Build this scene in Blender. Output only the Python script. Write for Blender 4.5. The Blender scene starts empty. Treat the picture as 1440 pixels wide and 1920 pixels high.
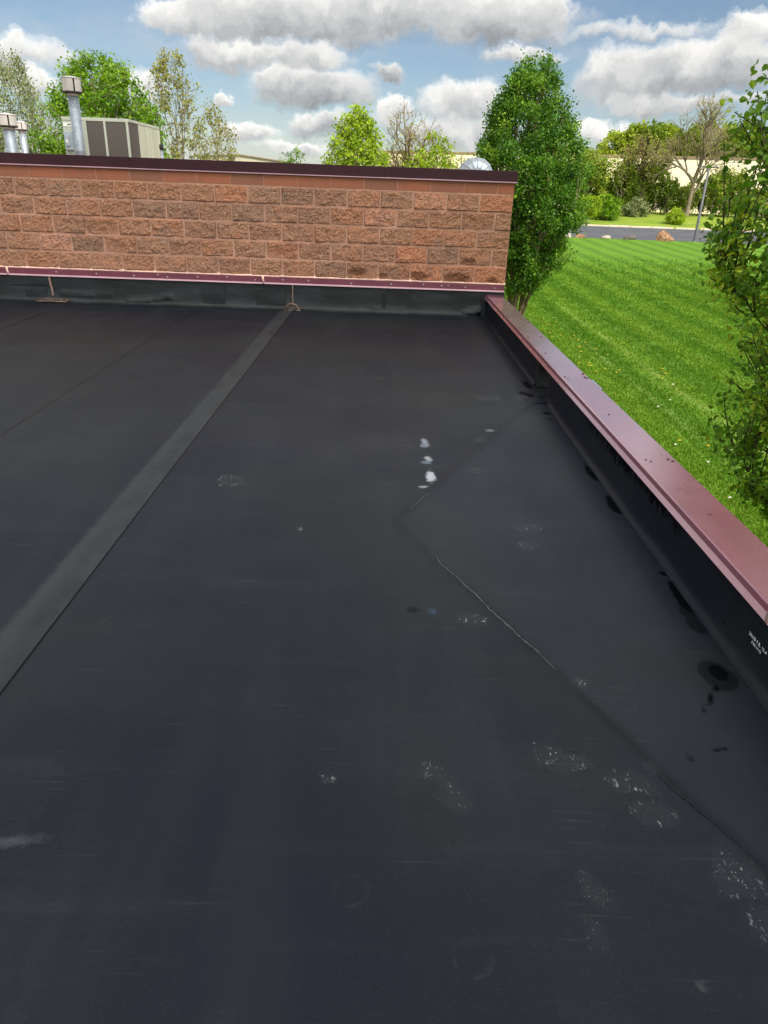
import bpy, bmesh, math, random
import numpy as np
from mathutils import Vector, Matrix, noise as mnoise

S = bpy.context.scene
COL = S.collection

# ------------------------------------------------------------------ camera
H = 1.47
Rv = (0.99942938, 0.00475737, 0.03344086)
Uv = (-0.03238661, 0.4161499, 0.90871908)
Fv = (0.0095933, 0.90928358, -0.41606651)
cam = bpy.data.cameras.new("camera")
cam.sensor_fit = 'HORIZONTAL'; cam.sensor_width = 36.0
cam.lens = 36.0 * 1331.0 / 1440.0
cam.clip_start = 0.05; cam.clip_end = 8000
camo = bpy.data.objects.new("camera", cam); COL.objects.link(camo)
camo.matrix_world = Matrix(((Rv[0], Uv[0], -Fv[0], 0), (Rv[1], Uv[1], -Fv[1], 0), (Rv[2], Uv[2], -Fv[2], H), (0, 0, 0, 1)))
S.camera = camo

# ------------------------------------------------------------------ exposure, sun
S.view_settings.view_transform = 'Standard'
S.view_settings.look = 'None'
S.view_settings.gamma = 1.0
S.view_settings.use_curve_mapping = False
S.view_settings.exposure = 0.35

SUN = Vector((0.30, -0.62, 0.72)).normalized()      # direction towards the sun
sun = bpy.data.lights.new("sun", 'SUN'); sun.energy = 3.6; sun.angle = math.radians(0.5); sun.color = (1.0, 0.93, 0.82)
suno = bpy.data.objects.new("sun", sun); COL.objects.link(suno)
suno.rotation_euler = SUN.to_track_quat('Z', 'Y').to_euler()
suno.location = (-20, -20, 40)

# ------------------------------------------------------------------ node helpers
class NT:
    def __init__(s, tree):
        s.t = tree; s.n = tree.nodes; s.l = tree.links
    def node(s, typ, **kw):
        n = s.n.new(typ)
        for k, v in kw.items(): setattr(n, k, v)
        return n
    def put(s, sock, v):
        if v is None: return
        if isinstance(v, bpy.types.NodeSocket): s.l.new(v, sock)
        else:
            try: sock.default_value = v
            except Exception:
                sock.default_value = tuple(v) + (1.0,)
    def math(s, op, a, b=None, c=None, clamp=False):
        n = s.node('ShaderNodeMath', operation=op, use_clamp=clamp)
        s.put(n.inputs[0], a); s.put(n.inputs[1], b)
        if c is not None: s.put(n.inputs[2], c)
        return n.outputs[0]
    def vmath(s, op, a, b=None, scale=None):
        n = s.node('ShaderNodeVectorMath', operation=op)
        s.put(n.inputs[0], a)
        if b is not None: s.put(n.inputs[1], b)
        if scale is not None: s.put(n.inputs['Scale'], scale)
        return n.outputs['Value'] if op in ('LENGTH', 'DOT_PRODUCT', 'DISTANCE') else n.outputs[0]
    def rng(s, v, a, b, c=0.0, d=1.0, smooth=True):
        n = s.node('ShaderNodeMapRange', interpolation_type='SMOOTHSTEP' if smooth else 'LINEAR')
        n.clamp = True
        s.put(n.inputs[0], v)
        for i, q in enumerate((a, b, c, d)): s.put(n.inputs[i + 1], q)
        return n.outputs[0]
    def mix(s, f, a, b):
        n = s.node('ShaderNodeMix', data_type='RGBA')
        s.put(n.inputs[0], f); s.put(n.inputs[6], a); s.put(n.inputs[7], b)
        return n.outputs[2]
    def mixf(s, f, a, b):
        n = s.node('ShaderNodeMix', data_type='FLOAT')
        s.put(n.inputs[0], f); s.put(n.inputs[2], a); s.put(n.inputs[3], b)
        return n.outputs[0]
    def mapping(s, v, loc=(0, 0, 0), rot=(0, 0, 0), scale=(1, 1, 1), typ='POINT'):
        n = s.node('ShaderNodeMapping', vector_type=typ)
        s.put(n.inputs[0], v)
        n.inputs[1].default_value = loc; n.inputs[2].default_value = rot; n.inputs[3].default_value = scale
        return n.outputs[0]
    def noise(s, v, scale=5, detail=3, rough=0.5, dist=0.0, col=False, lac=2.0):
        n = s.node('ShaderNodeTexNoise')
        s.put(n.inputs['Vector'], v); n.inputs['Scale'].default_value = scale
        n.inputs['Detail'].default_value = detail; n.inputs['Roughness'].default_value = rough
        n.inputs['Distortion'].default_value = dist; n.inputs['Lacunarity'].default_value = lac
        return n.outputs['Color'] if col else n.outputs[0]
    def voro(s, v, scale=5, feature='F1', rand=1.0):
        n = s.node('ShaderNodeTexVoronoi', feature=feature)
        s.put(n.inputs['Vector'], v); n.inputs['Scale'].default_value = scale; n.inputs['Randomness'].default_value = rand
        return n
    def ramp(s, f, stops):
        n = s.node('ShaderNodeValToRGB')
        e = n.color_ramp.elements
        while len(e) < len(stops): e.new(0.5)
        for i, (p, c) in enumerate(stops):
            e[i].position = p; e[i].color = tuple(c) + (1,) if len(c) == 3 else c
        s.put(n.inputs[0], f)
        return n.outputs[0]
    def ell(s, v, cx, cy, rx, ry, rot=0.0, soft=0.5):
        m = s.mapping(v, (cx, cy, 0), (0, 0, rot), (rx, ry, 1000), 'TEXTURE')
        return s.rng(s.vmath('LENGTH', m), 1.0, 1.0 - soft, 0.0, 1.0)
    def sep(s, v):
        n = s.node('ShaderNodeSeparateXYZ'); s.put(n.inputs[0], v); return n.outputs
    def comb(s, x, y, z):
        n = s.node('ShaderNodeCombineXYZ'); s.put(n.inputs[0], x); s.put(n.inputs[1], y); s.put(n.inputs[2], z); return n.outputs[0]
    def bump(s, h, strength=0.3, dist=0.01, normal=None):
        n = s.node('ShaderNodeBump'); s.put(n.inputs['Height'], h)
        n.inputs['Strength'].default_value = strength; n.inputs['Distance'].default_value = dist
        if normal is not None: s.put(n.inputs['Normal'], normal)
        return n.outputs[0]
    def attr(s, name, out='Fac'):
        n = s.node('ShaderNodeAttribute'); n.attribute_name = name; return n.outputs[out]

def new_mat(name):
    m = bpy.data.materials.new(name); m.use_nodes = True
    t = NT(m.node_tree)
    b = next(n for n in t.n if n.type == 'BSDF_PRINCIPLED')
    return m, t, b
def objco(t): return t.node('ShaderNodeTexCoord').outputs['Object']
def geopos(t): return t.node('ShaderNodeNewGeometry').outputs['Position']
def setb(t, b, color=None, rough=None, metal=None, spec=None, normal=None, coat=None):
    if color is not None: t.put(b.inputs['Base Color'], color)
    if rough is not None: t.put(b.inputs['Roughness'], rough)
    if metal is not None: t.put(b.inputs['Metallic'], metal)
    if spec is not None: t.put(b.inputs['Specular IOR Level'], spec)
    if normal is not None: t.put(b.inputs['Normal'], normal)
    if coat is not None: t.put(b.inputs['Coat Weight'], coat)

# ------------------------------------------------------------------ world: Nishita sky and cumulus clouds
def ang(x, y):            # photo sight line -> azimuth / elevation in degrees
    a = (x - 720) / 1331.0; b = (960 - y) / 1331.0
    d = [a * Rv[i] + b * Uv[i] + Fv[i] for i in range(3)]
    L = math.sqrt(sum(q * q for q in d))
    return math.degrees(math.atan2(d[0], d[1])), math.degrees(math.asin(d[2] / L))

def build_world():
    w = bpy.data.worlds.new("World"); S.world = w; w.use_nodes = True
    t = NT(w.node_tree); t.n.clear()
    sky = t.node('ShaderNodeTexSky', sky_type='NISHITA')
    sky.sun_disc = False
    sky.sun_elevation = math.asin(SUN.z)
    sky.sun_rotation = math.atan2(SUN.x, SUN.y)
    sky.altitude = 200; sky.air_density = 1.0; sky.dust_density = 0.6; sky.ozone_density = 2.0
    d = t.vmath('NORMALIZE', t.node('ShaderNodeTexCoord').outputs['Generated'])
    x, y, z = t.sep(d)
    az = t.math('MULTIPLY', t.math('ARCTAN2', x, y), 57.29578)
    el = t.math('MULTIPLY', t.math('ARCSINE', z), 57.29578)
    P = t.comb(az, el, 0.0)
    # ragged edges: warp the cloud coordinates by noise
    n1 = t.noise(P, 0.16, 6, 0.62, col=True)
    n2 = t.noise(P, 0.75, 5, 0.6, col=True)
    w1 = t.vmath('MULTIPLY', t.vmath('SUBTRACT', n1, (0.5, 0.5, 0.5)), (6.0, 2.8, 0))
    w2 = t.vmath('MULTIPLY', t.vmath('SUBTRACT', n2, (0.5, 0.5, 0.5)), (2.4, 1.7, 0))
    Q = t.vmath('ADD', P, t.vmath('ADD', w1, w2))
    clouds = [  # photo x, y, half width, half height, weight, brightness
        (352, 45, 85, 42, 1.0, .95), (470, 35, 140, 62, 1.0, .8), (620, 35, 150, 66, 1.0, .78), (725, 15, 110, 62, 1.0, .8),
        (930, 30, 175, 66, 1.0, .80), (1010, 20, 90, 55, 1.0, .85), (820, 10, 90, 50, .9, .85),
        (430, 106, 85, 30, 1.0, .88), (565, 112, 95, 32, 1.0, .9), (590, 170, 120, 38, .9, .74), (530, 150, 60, 26, 1.0, .95),
        (728, 142, 34, 24, .85, .7), (735, 208, 48, 26, 1.0, 1.0), (870, 196, 85, 44, .9, .85), (850, 245, 120, 30, .7, .85),
        (416, 188, 30, 16, 1.0, 1.0), (468, 246, 58, 20, 1.0, 1.0), (565, 275, 75, 16, .9, 1.0), (605, 232, 70, 22, .8, .75),
        (1190, 150, 120, 62, 1.0, .82), (1310, 128, 160, 58, 1.0, .80), (1412, 60, 60, 42, 1.0, 1.0), (1250, 200, 130, 24, .9, .85),
        (1130, 244, 75, 22, 1.0, 1.0), (970, 106, 90, 20, .8, .9), (1400, 190, 70, 14, .6, .85),
        (40, 90, 120, 34, .62, .95), (70, 150, 60, 36, .9, 1.0), (0, 120, 30, 50, .8, .8), (250, 160, 60, 30, .6, 1.0), (1200, 60, 200, 20, .5, .9)]
    dens = None; bright = None; wsum = None; vsum = None
    for (px, py, rx, ry, wt, br) in clouds:
        a, e = ang(px, py); a2, _ = ang(px + rx, py); _, e2 = ang(px, py - ry)
        m = t.mapping(Q, (a, e, 0), (0, 0, 0), (abs(a2 - a), abs(e2 - e), 1000), 'TEXTURE')
        ln = t.vmath('LENGTH', m)
        k = t.math('MULTIPLY', t.rng(ln, 1.42, 0.22), wt)
        v = t.sep(m)[1]
        kk = t.math('MULTIPLY', k, k)
        vk = t.math('MULTIPLY', kk, v)
        bk = t.math('MULTIPLY', kk, br)
        if dens is None: dens, wsum, vsum, bright = k, kk, vk, bk
        else:
            dens = t.math('MAXIMUM', dens, k)
            wsum = t.math('ADD', wsum, kk); vsum = t.math('ADD', vsum, vk); bright = t.math('ADD', bright, bk)
    ws = t.math('MAXIMUM', wsum, 0.001)
    v = t.math('DIVIDE', vsum, ws); br = t.math('DIVIDE', bright, ws)
    # the rest of the sky dome: broken cumulus overhead and behind
    zz = t.math('ADD', t.math('MAXIMUM', z, 0.0), 0.12)
    G = t.comb(t.math('DIVIDE', x, zz), t.math('DIVIDE', y, zz), 0.0)
    g = t.noise(G, 0.9, 6, 0.6)
    gm = t.rng(g, 0.40, 0.56)
    front = t.math('MULTIPLY', t.rng(el, 18, 13), t.rng(t.math('ABSOLUTE', az), 48, 36))
    dens_f = t.math('ADD', dens, t.math('MULTIPLY', t.math('SUBTRACT', t.noise(P, 0.5, 6, 0.65), 0.5), 0.55))
    n = t.noise(P, 0.22, 5, .6)
    mask_f = t.rng(dens_f, 0.08, 0.66)
    # thin high haze between the cumulus
    wisp = t.math('MULTIPLY', t.rng(t.noise(t.mapping(P, scale=(0.35, 1.0, 1), rot=(0, 0, 0.35)), 0.30, 5, 0.6), 0.42, 0.78), 0.36)
    mask_f = t.math('MAXIMUM', mask_f, wisp)
    veil = t.math('MULTIPLY', t.rng(t.math('ADD', dens_f, t.math('MULTIPLY', t.math('SUBTRACT', n, .5), .5)), -0.02, 0.40), 0.42)
    mask_f = t.math('MAXIMUM', mask_f, veil)
    hz = t.rng(el, 6.0, -0.5, 0.0, 0.50)
    mask_f = t.math('MAXIMUM', mask_f, hz)
    mask = t.mixf(front, gm, mask_f)
    # billows: light tops, grey flat bases
    detail = t.math('SUBTRACT', t.noise(Q, 0.42, 6, 0.62), 0.5)
    shade = t.math('ADD', t.math('MULTIPLY', v, 0.58), t.math('MULTIPLY', detail, 1.15))
    thin = t.rng(dens_f, 0.85, 0.25, 0.0, 0.12)
    val_f = t.math('ADD', t.math('ADD', t.math('MULTIPLY', br, 0.74), t.math('MULTIPLY', shade, 0.54)), thin)
    val_f = t.math('MAXIMUM', val_f, 0.26)
    novel = t.rng(wsum, 0.0, 0.06)
    val_f = t.mixf(novel, 0.66, val_f)
    val_f = t.math('MINIMUM', val_f, 1.0)
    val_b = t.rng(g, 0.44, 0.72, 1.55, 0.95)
    # glow added to the unseen clouds round the sun, to brighten the block wall
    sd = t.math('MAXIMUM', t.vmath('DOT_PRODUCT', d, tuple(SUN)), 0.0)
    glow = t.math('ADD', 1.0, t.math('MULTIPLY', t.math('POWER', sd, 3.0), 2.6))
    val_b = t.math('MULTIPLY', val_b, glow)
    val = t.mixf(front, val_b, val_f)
    bg1 = t.node('ShaderNodeBackground'); t.put(bg1.inputs[0], sky.outputs[0]); bg1.inputs[1].default_value = 0.075
    ccol = t.ramp(t.rng(val, 0.2, 0.85, 0, 1, False), [(0.0, (0.86, 0.93, 1.0)), (1.0, (1.0, 0.98, 0.94))])
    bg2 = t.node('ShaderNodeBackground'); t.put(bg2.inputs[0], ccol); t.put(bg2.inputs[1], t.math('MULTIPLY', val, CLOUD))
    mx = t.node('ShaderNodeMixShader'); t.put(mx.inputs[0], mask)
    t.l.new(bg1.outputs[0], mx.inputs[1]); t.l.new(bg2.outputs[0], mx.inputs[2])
    out = t.node('ShaderNodeOutputWorld'); t.l.new(mx.outputs[0], out.inputs[0])
    w.cycles.sampling_method = 'MANUAL'; w.cycles.sample_map_resolution = 1024
CLOUD = 0.90
build_world()

# ------------------------------------------------------------------ mesh helpers
def tag(o, label=None, cat=None, group=None, kind=None):
    if label: o["label"] = label
    if cat: o["category"] = cat
    if group: o["group"] = group
    if kind: o["kind"] = kind
    return o
def empty(name, loc=(0, 0, 0), label=None, cat=None, group=None):
    o = bpy.data.objects.new(name, None); COL.objects.link(o); o.location = loc; o.empty_display_size = 0.2
    return tag(o, label, cat, group)
def link(name, me, mat, parent=None, loc=None):
    o = bpy.data.objects.new(name, me); COL.objects.link(o)
    if mat is not None: me.materials.append(mat)
    if parent is not None: o.parent = parent
    if loc is not None: o.location = loc
    return o
class MB:
    """collects primitives into one mesh (coordinates are local to the parent)"""
    def __init__(s): s.v = []; s.f = []; s.sm = []
    def add(s, vs, fs, smooth=False):
        b = len(s.v); s.v += [tuple(q) for q in vs]; s.f += [tuple(i + b for i in f) for f in fs]; s.sm += [smooth] * len(fs); return s
    def box(s, x0, x1, y0, y1, z0, z1):
        return s.add([(x0, y0, z0), (x1, y0, z0), (x1, y1, z0), (x0, y1, z0), (x0, y0, z1), (x1, y0, z1), (x1, y1, z1), (x0, y1, z1)],
                     [(0, 3, 2, 1), (4, 5, 6, 7), (0, 1, 5, 4), (1, 2, 6, 5), (2, 3, 7, 6), (3, 0, 4, 7)])
    def bbox(s, x0, x1, y0, y1, z0, z1, b=0.005):
        bm = bmesh.new()
        bmesh.ops.create_cube(bm, size=1.0)
        for v in bm.verts:
            v.co = Vector(((x0 + x1) / 2 + v.co.x * (x1 - x0), (y0 + y1) / 2 + v.co.y * (y1 - y0), (z0 + z1) / 2 + v.co.z * (z1 - z0)))
        bmesh.ops.bevel(bm, geom=bm.edges[:], offset=b, segments=2, affect='EDGES', profile=0.5)
        bm.verts.index_update()
        s.add([v.co[:] for v in bm.verts], [[v.index for v in f.verts] for f in bm.faces]); bm.free(); return s
    def lathe(s, prof, n=24, c=(0, 0, 0), smooth=True, cap=True):
        vs = []; fs = []
        for (r, z) in prof:
            for i in range(n):
                a = 2 * math.pi * i / n; vs.append((c[0] + r * math.cos(a), c[1] + r * math.sin(a), c[2] + z))
        for j in range(len(prof) - 1):
            for i in range(n):
                k = (i + 1) % n; fs.append((j * n + i, j * n + k, (j + 1) * n + k, (j + 1) * n + i))
        s.add(vs, fs, smooth)
        if cap:
            b = len(s.v) - len(vs)
            s.f.append(tuple(b + i for i in range(n))[::-1]); s.sm.append(False)
            s.f.append(tuple(b + (len(prof) - 1) * n + i for i in range(n))); s.sm.append(False)
        return s
    def prism_y(s, pts, y0, y1):      # closed polygon in XZ extruded along Y
        n = len(pts)
        vs = [(p[0], y0, p[1]) for p in pts] + [(p[0], y1, p[1]) for p in pts]
        fs = [(i, (i + 1) % n, n + (i + 1) % n, n + i) for i in range(n)] + [tuple(range(n))[::-1], tuple(range(n, 2 * n))]
        return s.add(vs, fs)
    def tube(s, pts, rad, k=6, smooth=True):
        pts = [Vector(p) for p in pts]; n = len(pts); vs = []; fs = []
        if not hasattr(rad, '__len__'): rad = [rad] * n
        a = None
        for i, p in enumerate(pts):
            d = (pts[min(i + 1, n - 1)] - pts[max(i - 1, 0)]); d = d.normalized() if d.length > 1e-9 else Vector((0, 0, 1))
            if a is None: a = d.orthogonal().normalized()
            a = (a - d * a.dot(d)); a = a.normalized() if a.length > 1e-6 else d.orthogonal().normalized()
            b = d.cross(a)
            for j in range(k):
                th = 2 * math.pi * j / k; vs.append(p + (a * math.cos(th) + b * math.sin(th)) * rad[i])
        for i in range(n - 1):
            for j in range(k):
                q = (j + 1) % k; fs.append((i * k + j, i * k + q, (i + 1) * k + q, (i + 1) * k + j))
        s.add(vs, fs, smooth)
        b = len(s.v) - len(vs)
        s.f.append(tuple(b + j for j in range(k))[::-1]); s.sm.append(False)
        s.f.append(tuple(b + (n - 1) * k + j for j in range(k))); s.sm.append(False)
        return s
    def mesh(s, name):
        me = bpy.data.meshes.new(name); me.from_pydata(s.v, [], s.f); me.update()
        me.polygons.foreach_set('use_smooth', s.sm)
        bm = bmesh.new(); bm.from_mesh(me); bmesh.ops.recalc_face_normals(bm, faces=bm.faces[:]); bm.to_mesh(me); bm.free()
        return me
    def build(s, name, mat, parent=None, loc=None): return link(name, s.mesh(name), mat, parent, loc)

def np_mesh(name, verts, quads, tint=None, smooth=False):
    """fast mesh of equal-sized polygons; tint = per-face float attribute"""
    me = bpy.data.meshes.new(name)
    nv = len(verts); nf, k = quads.shape
    me.vertices.add(nv); me.vertices.foreach_set('co', np.ascontiguousarray(verts, dtype=np.float32).ravel())
    me.loops.add(nf * k); me.loops.foreach_set('vertex_index', np.ascontiguousarray(quads, dtype=np.int32).ravel())
    me.polygons.add(nf)
    me.polygons.foreach_set('loop_start', np.arange(0, nf * k, k, dtype=np.int32))
    me.polygons.foreach_set('loop_total', np.full(nf, k, dtype=np.int32))
    me.polygons.foreach_set('use_smooth', np.full(nf, smooth, dtype=bool))
    me.update(calc_edges=True)
    if tint is not None:
        at = me.attributes.new('tint', 'FLOAT', 'FACE'); at.data.foreach_set('value', np.ascontiguousarray(tint, dtype=np.float32))
    return me

# ------------------------------------------------------------------ ground level
def sst(a, b, x):
    q = np.clip((x - a) / (b - a), 0, 1); return q * q * (3 - 2 * q)
def ground(x, y):
    x = np.asarray(x, float); y = np.asarray(y, float)
    z = -3.7 + 1.06 * np.clip((y - 34) / 45, 0, 1) ** 1.2
    z = z - 0.13 * sst(79.2, 80.4, y) + 0.42 * np.clip((y - 80) / 22, 0, 1) + 0.12 * sst(101.9, 102.2, y)
    z = z + 1.25 * sst(102, 126, y) + 0.25 * np.clip((y - 126) / 60, 0, 1)
    z = z + 0.05 * np.sin(x * 0.31 + 1.3) * np.sin(y * 0.23) * np.clip((np.abs(y - 90) - 12) / 10, 0, 1)
    return z
def gz(x, y): return float(ground(x, y))

# ------------------------------------------------------------------ materials
def mat_epdm(face=False):
    m, t, b = new_mat('black_parapet_membrane' if face else 'black_roof_membrane')
    P = geopos(t)
    x, y, z = t.sep(P)
    n = t.noise(P, 0.9, 5, 0.6)
    base = t.mix(t.rng(t.noise(P, 0.55, 3, .5), 0.40, 0.60), (0.0052, 0.0072, 0.0128), (0.0080, 0.0108, 0.0128))
    n2 = t.noise(t.mapping(P, scale=(3.5, 0.5, 1)), 0.9, 5, 0.6)
    base = t.mix(t.math('MULTIPLY', t.rng(n2, 0.45, 0.8), 0.45), base, (0.0175, 0.0207, 0.0250))
    n3 = t.noise(t.mapping(P, scale=(0.5, 4.5, 1)), 1.4, 5, 0.65)
    base = t.mix(t.math('MULTIPLY', t.rng(n3, 0.52, 0.8), 0.35), base, (0.0195, 0.0237, 0.0280))
    if face:
        # runs of water under the cap where the inner face is wet
        run = t.noise(t.mapping(P, scale=(1, 1, .25)), 26, 5, 0.7)
        hgt = t.rng(z, 0.07, 0.20, -0.12, 0.19)
        where = t.math('MULTIPLY', t.rng(y, 2.55, 2.9), t.rng(y, 4.5, 4.1))
        f = t.rng(z, .03, .05)
        rn = t.math('MULTIPLY', t.rng(t.math('ADD', run, hgt), 0.60, 0.66), t.math('MULTIPLY', f, where))
        dr = t.math('MULTIPLY', t.rng(t.noise(P, 60, 3, .6), .64, .68), t.math('MULTIPLY', f, t.math('MULTIPLY', t.rng(y, 1.6, 2.2), t.rng(y, 4.6, 4.2))))
        wet = t.math('MAXIMUM', rn, dr)
        hh = t.math('ADD', t.noise(P, 2.6, 4, 0.55), t.math('MULTIPLY', t.noise(P, 150, 3, 0.6), 0.10))
    else:
        wob = t.math('SUBTRACT', t.noise(P, 14, 4, 0.6), .5)
        # sump shading painted in as pale dust, with dark lines along its folds
        sump = t.attr('sump')
        sm = t.math('MULTIPLY', t.rng(t.math('MULTIPLY_ADD', wob, .05, sump), 0.0, 0.05), t.rng(t.noise(P, 1.7, 4, .6), .25, .65, .35, 1.0))
        base = t.mix(t.math('MULTIPLY', sm, .24), base, (0.022, 0.0255, 0.034))
        edge = t.rng(t.math('ABSOLUTE', t.math('MULTIPLY_ADD', wob, .012, sump)), .024, .004)
        base = t.mix(t.math('MULTIPLY', edge, t.rng(t.noise(P, 6, 3), .35, .6, .1, .6)), base, (0.0030, 0.0035, 0.005))
        # film of dust with dried edges, grit, fine scratches
        film = t.noise(t.mapping(P, loc=(4, 1, 0)), 1.1, 6, .62)
        base = t.mix(t.rng(film, .50, .62, 0, .10), base, (0.025, 0.0295, 0.035))
        base = t.mix(t.rng(t.math('ABSOLUTE', t.math('SUBTRACT', film, .54)), .012, .0, 0, .04), base, (0.042, 0.045, 0.047))
        grit = t.noise(P, 240, 2, .7)
        base = t.mix(t.rng(grit, .60, .72, 0, .35), base, (0.042, 0.043, 0.045))
        base = t.mix(t.rng(grit, .40, .28, 0, .5), base, (0.002, 0.002, 0.003))
        scr = t.noise(t.mapping(P, rot=(0, 0, .12), scale=(.35, 9, 1)), 9, 4, .7)
        base = t.mix(t.math('MULTIPLY', t.rng(scr, .58, .70, 0, .32), t.rng(t.noise(P, 2.3, 3), .46, .62)), base, (0.05, 0.052, 0.055))
        scuff = t.math('MULTIPLY', t.rng(t.noise(t.mapping(P, rot=(0, 0, 0.9), scale=(1.0, 7.0, 1)), 2.2, 5, 0.7), 0.60, 0.78), t.rng(t.noise(P, 1.3, 2, 0.5), 0.46, 0.66))
        base = t.mix(t.math('MULTIPLY', scuff, 0.40), base, (0.05, 0.053, 0.058))
        # dusty band along the main lap seam, dark lap sealant lines
        band = t.math('MULTIPLY', t.rng(t.math('MULTIPLY_ADD', wob, .05, x), -1.33, -1.29), t.rng(x, -1.1505, -1.1545))
        bandn = t.rng(t.noise(t.mapping(P, scale=(2.0, 0.7, 1)), 3.2, 5, 0.65), 0.25, 0.62, 0.30, 1.0)
        base = t.mix(t.math('MULTIPLY', band, bandn), base, (0.0250, 0.0285, 0.0305))
        sl = t.rng(t.math('ABSOLUTE', t.math('ADD', x, 1.1515)), .0055, .0030)
        xn = t.math('MULTIPLY_ADD', t.noise(P, 1.2, 2), .012, x)
        for (xc, wd, f) in [(-2.33, .013, .8), (-3.95, .022, .9)]:
            sl = t.math('MAXIMUM', sl, t.rng(t.math('ABSOLUTE', t.math('SUBTRACT', xn, xc)), wd, wd * .4, 0, f))
        base = t.mix(sl, base, (0.0015, 0.0015, 0.002))
        # fastener plates telegraphing through
        rd = t.attr('plate')
        rk = t.math('MULTIPLY', t.rng(t.math('ABSOLUTE', rd), .0075, .001), t.rng(t.noise(P, 20, 3), .40, .65, 0.0, 0.15))
        base = t.mix(rk, base, (0.045, 0.050, 0.053))
        # dried footprints: broken clusters of pale crumbs
        cl = t.rng(t.math('MULTIPLY_ADD', wob, .09, t.attr('print')), -.012, .022)
        sp1 = t.rng(t.noise(t.mapping(P, rot=(0, 0, .5), scale=(1.5, .8, 1)), 50, 3, 0.62, dist=1.4), 0.59, 0.70)
        sp2 = t.rng(t.noise(P, 120, 2, 0.5), 0.68, 0.74)
        brk = t.rng(t.noise(t.mapping(P, loc=(5, 2, 0)), 17, 3, .6), .40, .58)
        base = t.mix(t.math('MULTIPLY', cl, 0.10), base, (0.05, 0.052, 0.056))
        base = t.mix(t.math('MULTIPLY', t.math('MULTIPLY', cl, brk), t.math('MAXIMUM', t.math('MULTIPLY', sp1, .75), sp2)), base, (0.27, 0.28, 0.275))
        vs = t.voro(t.mapping(P, scale=(1, .7, 1)), 5.5)
        stray = t.math('MULTIPLY', t.rng(vs.outputs['Distance'], 0.018, 0.008), t.rng(t.sep(vs.outputs['Color'])[0], 0.60, 0.61))
        base = t.mix(t.math('MULTIPLY', stray, 0.6), base, (0.30, 0.31, 0.31))
        # painted glints: pale spots of water shine and reflected sky, and dull marks
        dm = t.math('MULTIPLY_ADD', t.math('SUBTRACT', t.noise(P, 25, 3, .6), .5), .045, t.attr('glint_mark'))
        base = t.mix(t.math('MULTIPLY', t.rng(dm, -.006, .016), t.rng(t.noise(P, 70, 3, .6), .25, .55, .55, 1)), base, t.attr('glint_mark_colour', 'Color'))
        w_ = t.attr('wet')
        wn = t.math('MULTIPLY_ADD', t.math('SUBTRACT', t.noise(P, 9, 5, .68), .5), .055, w_)
        wet = t.rng(wn, -.002, .010)
        damp = t.rng(t.math('MULTIPLY_ADD', wob, .03, t.attr('damp')), -.002, .012, 0, .62)
        wet = t.math('MAXIMUM', wet, damp)
        disc = t.rng(rd, .012, -.012)
        hh = t.math('ADD', t.noise(P, 2.6, 4, 0.55), t.math('MULTIPLY', t.noise(P, 150, 3, 0.6), 0.10))
        hh = t.math('MULTIPLY_ADD', disc, .30, hh)
    base = t.mix(t.math('MULTIPLY', wet, 0.94), base, (0.0012, 0.0014, 0.0022))
    rough = t.mixf(wet, t.rng(n, 0.3, 0.7, 0.58, 0.48), 0.40)
    setb(t, b, base, rough, spec=t.mixf(wet, 0.16, 0.03), normal=t.bump(hh, 0.35, 0.012))
    return m

def mat_epdm_wall():
    m, t, b = new_mat('black_flashing_membrane')
    P = geopos(t)
    n = t.noise(t.mapping(P, scale=(1, 1, 2.5)), 2.0, 6, 0.65)
    c = t.mix(t.rng(n, 0.35, 0.7), (0.0055, 0.0070, 0.0077), (0.0145, 0.0178, 0.0192))
    s = t.noise(P, 9, 5, .7)
    c = t.mix(t.math('MULTIPLY', t.rng(s, .55, .8), .35), c, (0.048, 0.056, 0.057))
    h = t.math('ADD', t.noise(t.mapping(P, scale=(.8, 1, 2)), 3.0, 4, .6), t.math('MULTIPLY', t.noise(P, 120, 2), .06))
    setb(t, b, c, t.rng(s, .3, .7, .45, .62), spec=.3, normal=t.bump(h, .5, .02))
    return m

def mat_paint(name, col, rough=0.38, var=0.12, spec=0.5, coat=0.0, dirt=(0.30, 0.27, 0.25), dirt_amt=0.18):
    m, t, b = new_mat(name)
    P = geopos(t)
    n = t.noise(P, 3.0, 5, 0.6)
    c2 = tuple(min(1, q * (1 + var * 2)) for q in col)
    c = t.mix(t.rng(n, .35, .7), tuple(q * (1 - var) for q in col), c2)
    d = t.math('MULTIPLY', t.rng(t.noise(P, 17, 5, .7), .52, .8), dirt_amt)
    c = t.mix(d, c, dirt)
    b.inputs['Coat IOR'].default_value = 1.75; b.inputs['Coat Roughness'].default_value = .16
    setb(t, b, c, t.rng(t.noise(P, 6, 4), .3, .7, rough * .85, rough * 1.2), spec=spec, coat=coat, normal=t.bump(t.noise(P, 4, 3), .08, .01))
    return m

def mat_galv():
    m, t, b = new_mat('galvanised_steel')
    P = objco(t)
    v = t.voro(P, 26); g = t.sep(v.outputs['Color'])[0]
    c = t.mix(g, (0.20, 0.235, 0.265), (0.29, 0.33, 0.36))
    st = t.noise(t.mapping(P, scale=(1, 1, .12)), 9, 5, .65)
    c = t.mix(t.math('MULTIPLY', t.rng(st, .5, .75), .4), c, (0.17, 0.185, 0.19))
    setb(t, b, c, t.rng(st, .3, .7, .42, .6), metal=0.55)
    return m

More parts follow.
